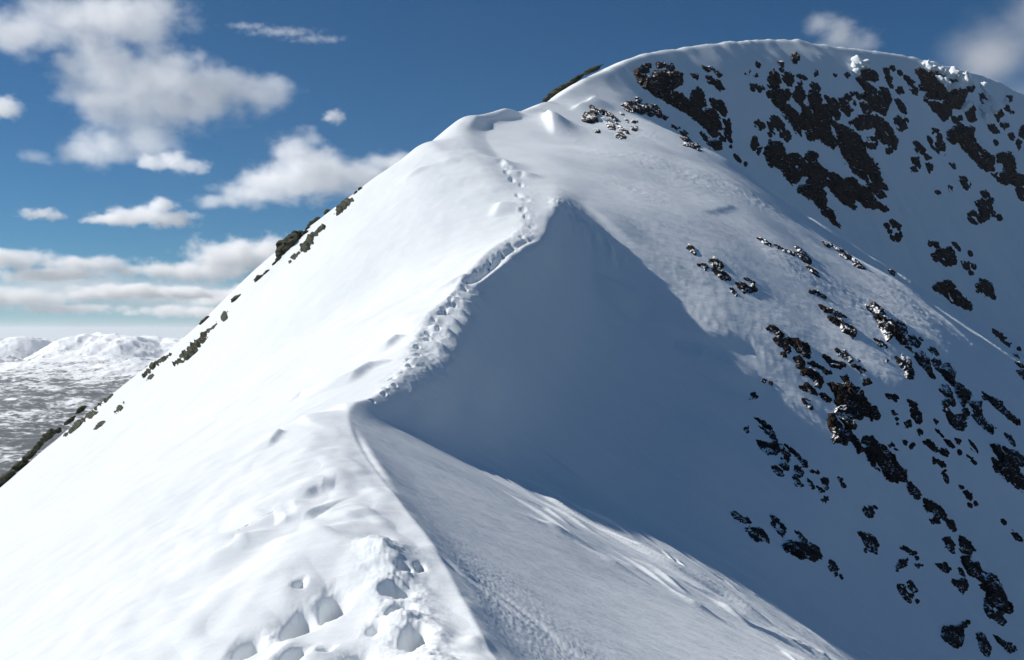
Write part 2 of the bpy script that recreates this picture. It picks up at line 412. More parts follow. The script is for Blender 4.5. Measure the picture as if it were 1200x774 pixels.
# ------------------------------------------------------------------ rocks breaking through the snow
def height(x, y):
    """snow surface height at any x, y"""
    x = np.asarray(x, float); y = np.asarray(y, float)
    i = np.clip(np.searchsorted(YG, y)-1, 0, len(YG)-2)
    t = (y-YG[i])/(YG[i+1]-YG[i])
    sc = SC[i]*(1-t)+SC[i+1]*t
    u = x/sc*F+CU
    j = np.clip(np.searchsorted(UG, u)-1, 0, len(UG)-2)
    s = (u-UG[j])/(UG[j+1]-UG[j])
    return (ZG[i, j]*(1-s)+ZG[i, j+1]*s)*(1-t) + (ZG[i+1, j]*(1-s)+ZG[i+1, j+1]*s)*t

def cells(x, y, seed=0):
    """blocky cell noise: nearest feature point's random value and distances to the two nearest"""
    xi = np.floor(x).astype(int); yi = np.floor(y).astype(int)
    f1 = np.full(x.shape, 9.); f2 = np.full(x.shape, 9.); val = np.zeros(x.shape)
    for a in (-1, 0, 1):
        for b in (-1, 0, 1):
            h = _P[(_P[(xi+a+seed*31) & 4095]+yi+b) & 4095]
            px = xi+a+(h % 64)/64.; py = yi+b+((h//64) % 64)/64.
            d = np.hypot(x-px, y-py)
            n1 = d < f1
            f2 = np.where(n1, f1, np.minimum(f2, d)); val = np.where(n1, ((h*7919) % 1000)/1000., val); f1 = np.minimum(f1, d)
    return val, f1, f2

def poly_dist(u, v, poly):
    """signed distance to a closed outline, positive inside"""
    P = np.array(poly, float); Q = np.roll(P, -1, 0)
    d2 = np.full(u.shape, 1e18); inside = np.zeros(u.shape, bool)
    for (x0, y0), (x1, y1) in zip(P, Q):
        ex, ey = x1-x0, y1-y0; L = ex*ex+ey*ey+1e-9
        t = np.clip(((u-x0)*ex+(v-y0)*ey)/L, 0, 1)
        d2 = np.minimum(d2, (u-x0-t*ex)**2+(v-y0-t*ey)**2)
        c = ((y0 > v) != (y1 > v)) & (u < ex*(v-y0)/(ey if abs(ey) > 1e-9 else 1e-9)+x0)
        inside ^= c
    return np.where(inside, 1, -1)*np.sqrt(d2)

def ell(cx, cy, a, b, ang=0, n=14):
    c, s = math.cos(math.radians(ang)), math.sin(math.radians(ang))
    return [(cx+a*math.cos(t)*c-b*math.sin(t)*s, cy+a*math.cos(t)*s+b*math.sin(t)*c) for t in np.linspace(0, 2*np.pi, n, False)]

CROP = dict(A=(670,60,5.955), B=(870,60,6.45), C=(880,150,6.45), D=(1040,60,6.45), E=(1040,150,6.45), F=(1000,240,5.53), G=(790,260,5.529),
            H=(880,370,5.955), I=(1000,350,5.53), J=(860,470,5.955), K=(1020,460,5.528), L=(850,570,5.955), M=(1030,570,3.794), N=(0,440,5.53), O=(130,340,5.955), P=(280,190,5.16))

def shape(crop, pts):
    x, y, s = CROP[crop]
    return [(x+a/s, y+b/s) for a, b in pts]

_rk = [0]
def outcrop(shapes, label, group, mat, rough=1.0, holes=.5, root=None):
    """a crag: bare rock standing out of the slope inside the given outlines, broken up by ledges that keep their snow"""
    _rk[0] += 1; seed = _rk[0]
    allp = np.array([p for s in shapes for p in s])
    H = np.array([hit(u, v) for u, v in allp])
    med = np.median(H[:, 1]); H = H[np.abs(H[:, 1]-med) < med*.22]
    ppm = F/med                                   # picture units per metre there
    size = math.sqrt((np.ptp(allp[:, 0])+4)*(np.ptp(allp[:, 1])+4))
    x0, x1 = H[:, 0].min()-4/ppm, H[:, 0].max()+4/ppm
    y0, y1 = H[:, 1].min()-9/ppm, H[:, 1].max()+9/ppm
    st = max(.8/ppm, math.sqrt((x1-x0)*(y1-y0)/36000))
    nx = int((x1-x0)/st)+2; ny = int((y1-y0)/(st*.85))+2
    gx, gy = np.meshgrid(np.linspace(x0, x1, nx), np.linspace(y0, y1, ny))
    jit = st*.3
    rs = np.random.RandomState(seed)
    gx = gx+rs.uniform(-jit, jit, gx.shape); gy = gy+rs.uniform(-jit, jit, gy.shape)
    gz = height(gx, gy)
    e = st*1.5
    zx = (height(gx+e, gy)-height(gx-e, gy))/(2*e); zy = (height(gx, gy+e)-height(gx, gy-e))/(2*e)
    L = np.sqrt(zx*zx+zy*zy+1); n = np.stack([-zx/L, -zy/L, 1/L], -1)
    u = gx/gy*F+CU; v = CV-gz/gy*F
    d = np.full(gx.shape, -1e9)
    for s in shapes: d = np.maximum(d, poly_dist(u, v, s))
    k = 1/6.5                                      # block size in picture units
    # break the rock along the line of fall, as the strata of the face do
    a = (u*.62+v*.78); b = (-u*.78+v*.62)
    val, f1, f2 = cells(a*k*.62+seed*3.1, b*k, seed)
    val2, g1, g2 = cells(a*k*1.9, b*k*2.3+seed, seed+5)
    fb = fbm(a/19+seed, b/5.5, 4, seed % 50)*(1 if rough >= 1 else .8)
    dd = d + 3.0*fb*rough + 1.3*(val-.5) + rough*1.7*fbm(u/3.1+seed, v/3.1, 2, (seed+9) % 50)
    m = np.clip((dd+1.9)/2.6, -1.2, 1)
    A = np.clip(size*.075, 1.1, 4.2)/ppm
    h = A*(m*.85 + (.8*(val-.5) + .3*(val2-.5) + .35*fb)*np.clip(m, 0, 1))
    h = h - A*holes*np.clip(fbm(a/20, b/6.5, 3, (seed*7) % 60)*2.1-.36, 0, 1)*2.0*np.clip(m, 0, 1)
    crack = np.clip(1-(f2-f1)/.10, 0, 1)
    h = h - A*.35*crack*np.clip(m, 0, 1)
    h = np.where(m < 0, np.maximum(h, -1.2*A), h)
    P = np.stack([gx, gy, gz], -1)+n*h[..., None]
    keep = h > -A*.45
    q = np.arange(nx*ny).reshape(ny, nx)
    quads = np.stack([q[:-1, :-1], q[:-1, 1:], q[1:, 1:], q[1:, :-1]], -1).reshape(-1, 4)
    kf = keep.ravel()[quads].any(1)
    quads = quads[kf]
    if len(quads) == 0: return None
    # rock has a back as well: close it under the snow
    used = np.unique(quads); rem = -np.ones(nx*ny, int); rem[used] = np.arange(len(used))
    quads = rem[quads]
    V = P.reshape(-1, 3)[used]
    c = V.mean(0)
    bm = bmesh.new()
    vs = [bm.verts.new(p-c) for p in V]
    for f in quads:
        try: bm.faces.new([vs[i] for i in f])
        except ValueError: pass
    edges = [x for x in bm.edges if x.is_boundary]
    r = bmesh.ops.extrude_edge_only(bm, edges=edges)
    nv = Vector(n.reshape(-1, 3).mean(0))
    for x in r['geom']:
        if isinstance(x, bmesh.types.BMVert): x.co -= nv*(A*1.5)
    bmesh.ops.triangulate(bm, faces=[f for f in bm.faces if len(f.verts) == 4], quad_method='SHORT_EDGE')
    bm.normal_update()
    me = bpy.data.meshes.new('rock_outcrop'); bm.to_mesh(me); bm.free()
    if root is not None:                          # a broken piece of the same crag
        o = link('broken_rock', me, mat, root); o.location = Vector(c)-root.location
        return o
    o = link('rock_outcrop', me, mat); o.location = c
    o['label'] = label; o['category'] = 'rock outcrop'; o['group'] = group
    return o

def crag(shapes, label, group, mat, *args):
    if label in EACH:                              # stones lying apart: every one a thing of its own
        for s in shapes: outcrop([s], EACH[label], group, mat, *args)
        return
    r = outcrop(shapes[:1], label, group, mat, *args)
    for s in shapes[1:]: outcrop([s], None, None, mat, *args, root=r)

EACH = {
 'thin string of rock slivers high on the summit face left of the pale snow patch': 'thin rock sliver high on the summit face left of the pale snow patch',
 'two small dots of rock under the curved rock band': 'small dot of rock under the curved rock band on the shoulder',
 'trail of little rocks ending in a larger one, right of the curved rock band on the shoulder': 'little rock in the trail right of the curved rock band on the shoulder',
 'pair of separate stones left of the short dark ribs': 'separate stone left of the short dark ribs on the summit face',
 'few dark crumbs of rock under the pale snow patch': 'dark crumb of rock under the pale snow patch on the summit face',
 'scatter of pebbles on open snow under the summit rim': 'tiny stone on the open snow under the summit rim',
 'rime streaked rock group right of the wide rime covered crag': 'rime streaked small rock right of the wide rime covered crag',
 'two stacked little rocks under the far right end of the summit rim': 'little rock under the far right end of the summit rim',
 'small stones left of the bent arm crag': 'small stone left of the bent arm crag',
 'loose scatter of stones in the middle right of the summit face': 'stone in the loose scatter in the middle right of the summit face',
 'four small rocks low on the summit face just over the sunlit spur crest': 'small rock low on the summit face just over the sunlit spur crest',
 'two small stones below right of the squat rock': 'small stone just below and right of the squat rock',
 'brown rocks in a line just under the spur crest': 'brown rock in the short line just under the spur crest',
 'two small mossy rocks at the left of the stony rib': 'small mossy rock at the left of the stony rib',
 'string of thin rocks up right of the wedge of rock': 'thin rock in the string up and right of the wedge of rock',
 'dotted rocks at the right frame edge of the spur crest': 'small rock dotting the spur crest at the right frame edge',
 'rock chip trail right of the big dark crag': 'rock chip in the trail right of the big dark crag',
 'three thin slivers above the pair of joined rocks': 'thin rock sliver above the pair of joined rocks',
 'small slivers below the pair of joined rocks': 'small rock sliver below the pair of joined rocks',
 'small tapering rocks left of the wide striped crag': 'small tapering rock left of the wide striped crag',
 'few tiny chips right of the massive dark block': 'tiny rock chip up and right of the massive dark block',
 'two stones one over the other under the straight blade': 'stone just under the straight blade of rock',
 'two blocky stones side by side in the lower right rib': 'blocky stone in the upper part of the lower right rib',
 'two dark triangles of rock left of the tall black crag': 'dark triangle of rock left of the tall black crag',
 'two finger shaped stones on the lower slope': 'finger shaped stone on the lower right slope',
 'tiny stones on smooth snow near the right frame edge': 'tiny stone on smooth snow near the right frame edge, lower down',
 'tiny stones in the rough snow left of the stony rib': 'tiny stone in the rough snow left of the stony rib',
 'lone stone and chip on smooth snow in the lower right': 'stone alone on smooth snow in the lower right',
 'two mossy patches in line below the long crag on the left edge': 'mossy patch in line below the long crag on the left edge',
 'small faint rock under the split dark crag': 'small faint rock under the split dark crag',
}

def blob_mesh(name, ells, rough, seed, squash=1.0, sub=4, skyline=False):
    """rounded lumps: ellipses given as seen, set at the distance of the snow they sit on and as deep as they are wide"""
    bm = bmesh.new(); centre = None
    for i, (u, v, a, b, ang) in enumerate(ells):
        h0 = hit(u, v); Y = h0[1]
        c = Vector(((u-CU)/F*Y, Y, (CV-v)/F*Y))
        if skyline is False: c += Vector((-.1, -.45, .12))*(min(a, b)/F*Y)
        if centre is None: centre = c
        r = bmesh.ops.create_icosphere(bm, subdivisions=sub, radius=1)
        ca, sa = math.cos(math.radians(-ang)), math.sin(math.radians(-ang))
        sa_, sb_ = a/F*Y, b/F*Y
        co = np.array([p.co for p in r['verts']])
        nz = fbm(co[:, 0]*1.6+co[:, 2]*1.1+seed+i*7.7, co[:, 1]*1.6-co[:, 2]*.9, 4, seed % 40)
        for p, k in zip(r['verts'], nz):
            f = 1+rough*k
            x, y, z = p.co*f
            X = x*sa_; Z = z*sb_; D = y*(sa_+sb_)/2*squash
            p.co = c+Vector((X*ca-Z*sa, D, X*sa+Z*ca))-centre
    me = bpy.data.meshes.new(name); bm.to_mesh(me); bm.free()
    return fuse(me, min(min(e[2], e[3]) for e in ells)/F*centre.y/4.0), centre

def fuse(me, size):
    tmp = bpy.data.objects.new('form', me); COL.objects.link(tmp)
    md = tmp.modifiers.new('r', 'REMESH'); md.mode = 'VOXEL'; md.voxel_size = size
    dg = bpy.context.evaluated_depsgraph_get(); dg.update()
    out = bpy.data.meshes.new_from_object(tmp.evaluated_get(dg)); out.name = me.name
    bpy.data.objects.remove(tmp); bpy.data.meshes.remove(me)
    return out

def rock_material(name, c0, c1, c2, snowy):
    m, nt, bs = new_mat(name)
    N = nt.nodes; K = nt.links
    tc = N.new('ShaderNodeTexCoord'); ge = N.new('ShaderNodeNewGeometry')
    n1 = N.new('ShaderNodeTexNoise'); n1.inputs['Scale'].default_value = .9; n1.inputs['Detail'].default_value = 8; n1.inputs['Roughness'].default_value = .65
    K.new(tc.outputs['Object'], n1.inputs['Vector'])
    cr = N.new('ShaderNodeValToRGB'); e = cr.color_ramp.elements
    e[0].position = .3; e[0].color = (*c0, 1); e[1].position = .72; e[1].color = (*c2, 1)
    k = e.new(.52); k.color = (*c1, 1)
    K.new(n1.outputs['Fac'], cr.inputs['Fac'])
    # snow lying on ledges that face up
    sx = N.new('ShaderNodeSeparateXYZ'); K.new(ge.outputs['Normal'], sx.inputs[0])
    n2 = N.new('ShaderNodeTexNoise'); n2.inputs['Scale'].default_value = .45; n2.inputs['Detail'].default_value = 7; n2.inputs['Roughness'].default_value = .65; K.new(tc.outputs['Object'], n2.inputs['Vector'])
    ad = N.new('ShaderNodeMath'); ad.operation = 'MULTIPLY_ADD'; ad.inputs[1].default_value = 1.1; K.new(n2.outputs['Fac'], ad.inputs[0]); hz_ = N.new('ShaderNodeMath'); hz_.operation = 'MULTIPLY'; hz_.inputs[1].default_value = .6; K.new(sx.outputs['Z'], hz_.inputs[0]); K.new(hz_.outputs[0], ad.inputs[2])
    mr = N.new('ShaderNodeMapRange'); mr.inputs['From Min'].default_value = snowy; mr.inputs['From Max'].default_value = snowy+.06; K.new(ad.outputs[0], mr.inputs['Value'])
    mx = N.new('ShaderNodeMix'); mx.data_type = 'RGBA'; K.new(mr.outputs[0], mx.inputs['Factor']); K.new(cr.outputs['Color'], mx.inputs[6]); mx.inputs[7].default_value = (.84, .86, .88, 1)
    K.new(mx.outputs[2], bs.inputs['Base Color'])
    bs.inputs['Roughness'].default_value = .85; bs.inputs['Specular IOR Level'].default_value = .2
    bp = N.new('ShaderNodeBump'); bp.inputs['Strength'].default_value = .7; bp.inputs['Distance'].default_value = .3
    n3 = N.new('ShaderNodeTexNoise'); n3.inputs['Scale'].default_value = 3; n3.inputs['Detail'].default_value = 8; K.new(tc.outputs['Object'], n3.inputs['Vector'])
    K.new(n3.outputs['Fac'], bp.inputs['Height']); K.new(bp.outputs[0], bs.inputs['Normal'])
    return m
rock = rock_material('dark_rock', (.009, .005, .0035), (.018, .010, .0065), (.046, .026, .015), 1.10)
moss = rock_material('mossy_rock', (.012, .014, .009), (.028, .032, .017), (.055, .056, .034), 1.28)

hit = make_hit()
SUM = 'dark crags on the shaded summit face'
SHO = 'rocks on the sunlit shoulder below the summit'
SPU = 'rocks scattered over the steep slope on the right'
LOW = 'rocks low on the right hand slope'
LEF = 'dark mossy crags along the left hand snow edge'
R = [
 # --- upper left of the summit face
 (SUM, 'A', [[(445,140),(480,165),(520,200),(560,195),(575,150),(640,150),(690,170),(720,145),(775,160),(770,215),(740,240),(690,265),(640,265),(700,300),(780,335),(860,375),(930,405),(1010,440),(1045,500),(1050,540),(1000,555),(930,530),(870,480),(820,445),(760,405),(690,360),(600,315),(520,250),(480,220),(450,170)],
              [(480,130),(500,100),(540,100),(545,135),(500,150)], [(605,95),(625,78),(650,90),(640,112),(610,112)], [(830,330),(850,280),(905,262),(930,310),(930,380),(890,385),(840,340)]],
  'largest diagonal crag at the top left of the summit face under a snow bulge'),
 (SUM, 'A', [[(970,345),(985,320),(1030,345),(1068,395),(1072,430),(1030,420),(990,390)], [(1040,430),(1080,440),(1070,455)]], 'short thick rock just right of the long diagonal crag on the summit face'),
 (SUM, 'A', [[(1068,480),(1095,490),(1105,540),(1100,590),(1080,560),(1070,520)]], 'narrow upright rock by the lower right end of the long diagonal crag'),
 (SUM, 'A', [[(900,570),(930,590),(960,640),(1000,635),(1040,640),(1035,685),(1000,680),(950,655),(920,620)], [(950,540),(1010,560),(1080,600),(1075,630),(1020,605),(965,575)]], 'ragged broken rock at the bottom tip of the long diagonal crag'),
 (SUM, 'A', [[(920,108),(960,110),(985,130),(960,140)], [(1000,140),(1040,165),(1030,172)], [(945,175),(985,185),(1030,225),(1070,265),(1040,270),(1000,235),(960,210)], [(845,165),(875,160),(880,180),(860,188)]], 'thin string of rock slivers high on the summit face left of the pale snow patch'),
 (SUM, 'A', [[(660,105),(700,95),(710,125),(690,140),(665,135)]], 'small rock on the snow bulge over the long diagonal crag'),
 (SHO, 'A', [[(360,375),(400,350),(440,355),(450,390),(490,370),(540,375),(580,390),(620,420),(635,450),(600,450),(560,430),(520,420),(470,430),(440,410),(400,420),(375,400)], [(640,450),(665,465),(650,475)], [(340,430),(370,440),(350,445)], [(530,430),(570,435),(540,448)], [(450,335),(475,340),(470,360)]], 'curved band of broken rock above the sunlit shoulder, below the long diagonal crag'),
 (SHO, 'A', [[(75,475),(95,445),(130,430),(135,395),(180,405),(240,425),(280,445),(305,490),(270,470),(230,430),(180,430),(150,455),(180,480),(150,495),(110,495)], [(245,510),(285,500),(300,540),(270,545)], [(310,500),(350,530),(405,580),(370,570),(330,540)], [(300,585),(340,570),(370,600),(320,605)], [(160,550),(185,555),(175,565)]], 'ring of dark rocks round a white snow lump, leftmost on the shoulder'),
 (SHO, 'A', [[(705,525),(750,540),(730,555)], [(770,600),(810,595),(825,620),(790,625)], [(810,640),(850,615),(890,660),(850,670),(820,665)], [(770,650),(800,650),(790,660)], [(870,685),(900,690),(885,695)], [(760,560),(800,575),(780,590)]], 'trail of little rocks ending in a larger one, right of the curved rock band on the shoulder'),
 (SHO, 'A', [[(420,490),(455,485),(440,500)], [(420,540),(450,530),(455,550),(435,555)], [(385,480),(395,490),(385,497)]], 'two small dots of rock under the curved rock band'),
 (SUM, 'A', [[(1140,730),(1160,735),(1175,765),(1150,750)]], 'lone tiny rock between the shoulder and the great central crag'),
 # --- the central crags of the summit face
 (SUM, 'B', [[(200,200),(230,155),(265,180),(275,240),(250,290),(300,320),(330,310),(340,350),(320,400),(370,430),(410,480),(440,590),(435,640),(400,610),(380,560),(340,490),(290,440),(240,400),(230,350),(200,340),(195,270)]], 'tall narrow crag under a sunlit snow cap, left edge of the central summit rocks'),
 (SUM, 'B', [[(310,170),(350,165),(390,195),(380,245),(350,260),(315,225)]], 'small rounded rock beside the top of the tall narrow crag'),
 (SUM, 'B', [[(420,250),(445,245),(460,310),(470,360),(440,405),(410,370),(385,325),(410,300)]], 'slim rock between the tall narrow crag and the big black crag'),
 (SUM, 'B', [[(510,300),(560,310),(585,370),(575,420),(640,420),(665,480),(670,560),(660,640),(720,700),(690,730),(630,700),(590,660),(500,670),(500,600),(440,560),(440,480),(480,430),(530,420),(500,350)], [(515,250),(560,250),(580,295),(550,300)]], 'big black crag at the centre of the summit face'),
 (SUM, 'B', [[(625,345),(690,370),(725,410),(735,480),(715,510),(680,470),(650,390)]], 'slanting rock slab above right of the big black central crag'),
 (SUM, 'B', [[(740,370),(780,340),(810,355),(805,400),(790,440),(830,420),(855,370),(850,430),(790,485),(745,440)]], 'hooked rock in the upper middle of the summit face with a snow hollow'),
 (SUM, 'B', [[(675,520),(730,550),(800,590),(850,650),(915,720),(920,774),(800,774),(740,720),(730,650),(700,580)]], 'broad leaning rock joining the big black crag to the long lower crag'),
 (SUM, 'C', [[(660,20),(730,30),(790,70),(860,140),(870,200),(940,280),(970,340),(985,400),(970,460),(940,500),(890,460),(870,390),(830,370),(800,290),(760,270),(720,250),(690,190),(700,140),(660,90)], [(750,290),(800,350),(780,340)], [(985,430),(1020,430),(1020,460),(990,455)], [(960,510),(1000,495),(1020,520),(980,530)]], 'long dark crag running down right from the centre of the summit face'),
 (SUM, 'C', [[(140,100),(180,110),(230,150),(250,220),(310,200),(350,200),(400,240),(440,190),(490,230),(520,310),(550,340),(540,400),(600,430),(560,440),(530,430),(500,420),(530,480),(560,540),(565,590),(610,650),(670,750),(630,725),(570,650),(510,600),(480,550),(440,530),(370,480),(360,455),(420,430),(440,370),(380,350),(350,400),(320,430),(270,370),(240,330),(180,300),(130,240),(100,190)]], 'huge black crag with a long tapering tail pointing down, lower left of the summit face'),
 (SUM, 'C', [[(560,330),(620,345),(690,390),(760,380),(800,430),(900,490),(930,520),(940,605),(880,590),(820,560),(780,540),(760,580),(700,560),(640,520),(600,450),(560,400)], [(955,575),(1000,590),(1040,625),(1000,625),(965,605)], [(740,580),(790,600),(775,612)]], 'low ragged ledge of rock right of the tapering tail crag'),
 (SUM, 'C', [[(15,90),(35,80),(45,130),(25,150),(10,130)], [(50,150),(75,155),(60,175)]], 'small upright rock left of the huge black crag'),
 (SUM, 'B', [[(200,540),(240,550),(270,600),(250,620),(215,590)], [(215,490),(260,500),(310,560),(320,600),(280,570),(240,530)], [(320,620),(350,600),(370,650),(345,660)], [(195,620),(225,630),(205,645)]], 'cluster of short dark ribs above the huge black crag'),
 (SUM, 'B', [[(90,545),(120,535),(145,580),(120,590),(95,570)], [(80,665),(95,655),(108,720),(90,740),(72,710)]], 'pair of separate stones left of the short dark ribs'),
 (SUM, 'B', [[(380,20),(410,10),(425,45),(415,85),(390,85),(375,55)]], 'lone upright boulder high under the summit rim'),
 (SUM, 'B', [[(30,165),(60,155),(45,180)], [(90,185),(110,170),(105,195)], [(115,270),(155,285),(140,305),(115,290)], [(65,255),(100,255),(90,265)], [(110,95),(135,105),(120,115)]], 'few dark crumbs of rock under the pale snow patch'),
 (SUM, 'B', [[(420,180),(440,175),(440,195)], [(545,170),(560,160),(555,190)], [(280,90),(305,95),(295,108)], [(815,315),(840,318),(825,335)], [(700,178),(715,182),(705,188)], [(780,175),(805,178),(790,188)]], 'scatter of pebbles on open snow under the summit rim'),
 # --- right of centre
 (SUM, 'B', [[(880,145),(920,135),(970,150),(1020,160),(1020,220),(980,215),(940,220),(900,190),(870,165)], [(870,215),(930,230),(990,280),(1000,340),(1040,350),(1100,340),(1105,390),(1070,480),(1020,450),(970,420),(960,370),(900,350),(950,330),(910,280)], [(1040,280),(1085,290),(1105,340),(1080,330),(1050,310)], [(900,400),(960,420),(980,470),(930,460)], [(870,320),(900,340),(880,350)]], 'craggy buttress topped by a white sunlit snow block'),
 (SUM, 'B', [[(810,540),(870,490),(940,490),(1010,495),(1080,540),(1130,590),(1130,615),(1060,590),(990,560),(940,590),(870,590),(850,550)], [(1020,590),(1080,610),(1160,650),(1160,740),(1100,690),(1040,680),(1000,640)], [(940,650),(1000,650),(1010,680),(950,680)], [(945,695),(1010,705),(1000,735),(950,725)], [(1090,740),(1150,735),(1120,765)]], 'fan of broken rock below the buttress with the white snow block'),
 (SUM, 'B', [[(1065,140),(1105,140),(1112,200),(1120,245),(1100,220),(1080,175)], [(1120,120),(1145,115),(1140,135)]], 'thin dark rib to the right of the white snow block'),
 (SUM, 'D', [[(130,190),(160,190),(190,240),(190,280),(220,290),(215,320),(190,300),(160,260),(135,215)], [(70,290),(105,270),(125,310),(90,315)]], 'forked rock between the buttress and the rime covered crag'),
 (SUM, 'D', [[(60,370),(100,380),(130,430),(140,470),(110,450),(80,410)], [(55,530),(70,490),(110,510),(145,520),(140,570),(110,600),(75,570)]], 'heart shaped rock with a loose rib above it, right of the buttress'),
 (SUM, 'D', [[(220,145),(270,140),(300,170),(380,170),(420,200),(390,215),(350,240),(400,290),(460,315),(530,290),(590,320),(580,370),(540,430),(480,425),(440,380),(440,350),(400,360),(330,355),(290,370),(280,340),(330,310),(300,290),(250,290),(250,210)], [(310,395),(360,385),(420,400),(470,440),(475,490),(430,515),(385,480),(340,450)], [(475,225),(520,220),(530,245),(490,250)], [(600,280),(650,275),(640,300),(605,300)]], 'wide crag hung with white rime lumps under the right end of the summit rim'),
 (SUM, 'D', [[(600,400),(640,395),(655,440),(660,510),(640,530),(600,480),(620,440)], [(490,500),(520,510),(560,490),(570,510),(540,540),(500,530)]], 'small crag with a lit snow step, under the rime covered crag'),
 (SUM, 'E', [[(450,60),(470,20),(520,-10),(600,-5),(640,15),(650,60),(670,120),(720,180),(780,220),(800,270),(790,310),(750,325),(700,300),(660,265),(630,210),(570,150),(545,90),(490,120),(455,90)]], 'large curved black crag like a bent arm, right part of the summit face'),
 (SUM, 'E', [[(830,210),(870,180),(920,200),(960,270),(970,350),(1032,370),(1032,440),(960,435),(890,415),(840,390),(830,360),(880,330),(870,270),(840,250)], [(980,460),(1032,450),(1032,540),(1000,520)], [(790,350),(825,345),(820,368)]], 'dark crag at the right edge of the frame beside the bent arm crag'),
 (SUM, 'D', [[(1005,600),(1032,560),(1032,660),(1000,640)], [(985,680),(1005,690),(1000,740),(985,730)]], 'small rock on the right frame edge above the edge crag'),
 (SUM, 'D', [[(705,330),(740,315),(765,340),(750,370),(720,390)], [(750,550),(800,560),(840,610),(800,620),(770,590)], [(820,460),(860,450),(870,480),(840,500),(820,490)], [(860,560),(920,560),(890,580)], [(920,650),(960,655),(930,672)]], 'rime streaked rock group right of the wide rime covered crag'),
 (SUM, 'D', [[(885,430),(915,410),(920,445),(895,450)], [(905,350),(940,335),(940,370),(920,380)]], 'two stacked little rocks under the far right end of the summit rim'),
 (SUM, 'D', [[(340,600),(385,600),(380,620),(345,618)], [(375,650),(400,640),(415,690),(400,710),(380,690)], [(400,715),(425,705),(430,740),(410,745)], [(310,655),(330,670),(330,710),(365,740),(340,735)]], 'small stones left of the bent arm crag'),
 (SUM, 'E', [[(205,115),(230,110),(280,160),(275,175),(235,145)], [(215,165),(250,175),(285,205),(260,210)], [(195,235),(235,220),(238,260),(200,262)], [(180,310),(205,292),(222,315),(200,332)], [(310,285),(332,275),(338,320),(315,325)], [(290,220),(330,220),(310,238)]], 'loose scatter of stones in the middle right of the summit face'),
 (SUM, 'E', [[(480,280),(505,275),(510,300),(490,302)], [(550,395),(580,390),(630,415),(620,450),(595,458),(570,430)], [(550,370),(572,372),(560,384)], [(465,450),(490,455),(480,470)], [(370,485),(395,480),(385,495)]], 'small lone rock with crumbs above the hook shaped crag'),
 (SUM, 'E', [[(670,560),(710,545),(760,550),(780,600),(775,650),(760,690),(700,705),(660,725),(615,690),(615,650),(650,640),(680,680),(710,640),(700,600)], [(715,495),(745,490),(768,515),(740,518)], [(760,540),(795,540),(790,565)], [(790,620),(825,630),(815,665),(795,660)]], 'hook shaped crag low on the right of the summit face'),
 (SUM, 'F', [[(200,130),(225,125),(250,140),(220,152)], [(245,110),(270,110),(303,140),(295,155),(265,145)], [(272,185),(300,185),(308,215),(290,235),(280,215)], [(245,210),(265,210),(260,222)]], 'four small rocks low on the summit face just over the sunlit spur crest'),
 (SUM, 'F', [[(510,320),(535,315),(550,290),(620,290),(640,315),(665,360),(650,390),(600,395),(575,370),(530,350)], [(520,265),(545,250),(545,285)], [(650,250),(680,265),(705,295),(690,298)], [(490,240),(510,250),(495,255)]], 'squat rock low on the right of the summit face with a small tail'),
 (SUM, 'F', [[(710,375),(745,380),(745,415),(725,405)], [(765,385),(788,395),(780,418),(765,405)]], 'two small stones below right of the squat rock'),
 (SUM, 'F', [[(800,530),(825,495),(860,495),(900,540),(908,605),(880,600),(840,570),(805,560)]], 'bell shaped rock beside the spur crest on the far right'),
 (SUM, 'F', [[(520,540),(545,515),(590,520),(640,550),(700,575),(740,620),(758,685),(720,670),(650,630),(580,580)], [(590,495),(630,495),(655,530),(610,515)]], 'low rock rising right behind the crest of the spur'),
 # --- sunlit spur
 (SHO, 'G', [[(80,165),(110,165),(145,190),(135,205),(110,185)]], 'first small rock at the top of the row on the sunlit slope'),
 (SHO, 'G', [[(230,240),(260,240),(295,270),(310,295),(270,285),(235,270)]], 'brown rock at the middle of the row on the sunlit slope'),
 (SHO, 'G', [[(260,310),(300,320),(345,350),(355,375),(320,370),(285,345)], [(165,275),(190,280),(210,300),(185,295)]], 'brown rock with a small chip beside it on the sunlit slope'),
 (SHO, 'G', [[(400,395),(440,400),(480,430),(510,420),(540,440),(525,458),(480,452),(440,462),(425,430)], [(455,370),(485,365),(520,395),(500,400)], [(360,430),(385,450),(400,468),(375,455)]], 'largest rock of the row, casting a long blue shadow on the sunlit slope'),
 (SHO, 'G', [[(540,110),(570,115),(620,145),(595,145)], [(660,155),(690,165),(710,190)]], 'thin sliver of rock on the upper sunlit slope'),
 (SHO, 'G', [[(740,195),(780,195),(775,215)], [(800,190),(840,200),(885,245),(890,270),(850,260),(815,225)], [(860,290),(900,305),(935,345),(905,335)], [(790,165),(815,172),(805,180)]], 'dark stepped rock on the upper sunlit slope near the spur crest'),
 (SHO, 'G', [[(965,130),(990,140),(1015,160),(985,155)], [(1030,150),(1070,160),(1090,190),(1060,185)], [(1070,195),(1110,200),(1140,235),(1110,240),(1080,215)]], 'brown rocks in a line just under the spur crest'),
 (SHO, 'F', [[(0,360),(25,375),(70,415),(30,405),(0,385)]], 'lowest brown rock of the line under the spur crest'),
 (SHO, 'F', [[(235,435),(255,425),(268,440),(245,445)]], 'single small stone on the snow crest of the spur'),
 (SHO, 'G', [[(880,455),(910,445),(945,470),(980,490),(950,485)], [(945,540),(990,565),(1050,580),(1110,620),(1080,615),(1030,595),(980,575)], [(1005,620),(1050,630),(1100,660),(1161,690),(1150,730),(1110,715),(1080,675),(1040,650)]], 'flat broken ledge of rock in the middle of the right hand slope'),
 (SHO, 'G', [[(610,685),(650,682),(690,720),(710,745),(670,730),(630,705)]], 'rock at the head of the stony rib, below the sunlit streaks'),
 # --- rib in the middle of the right slope
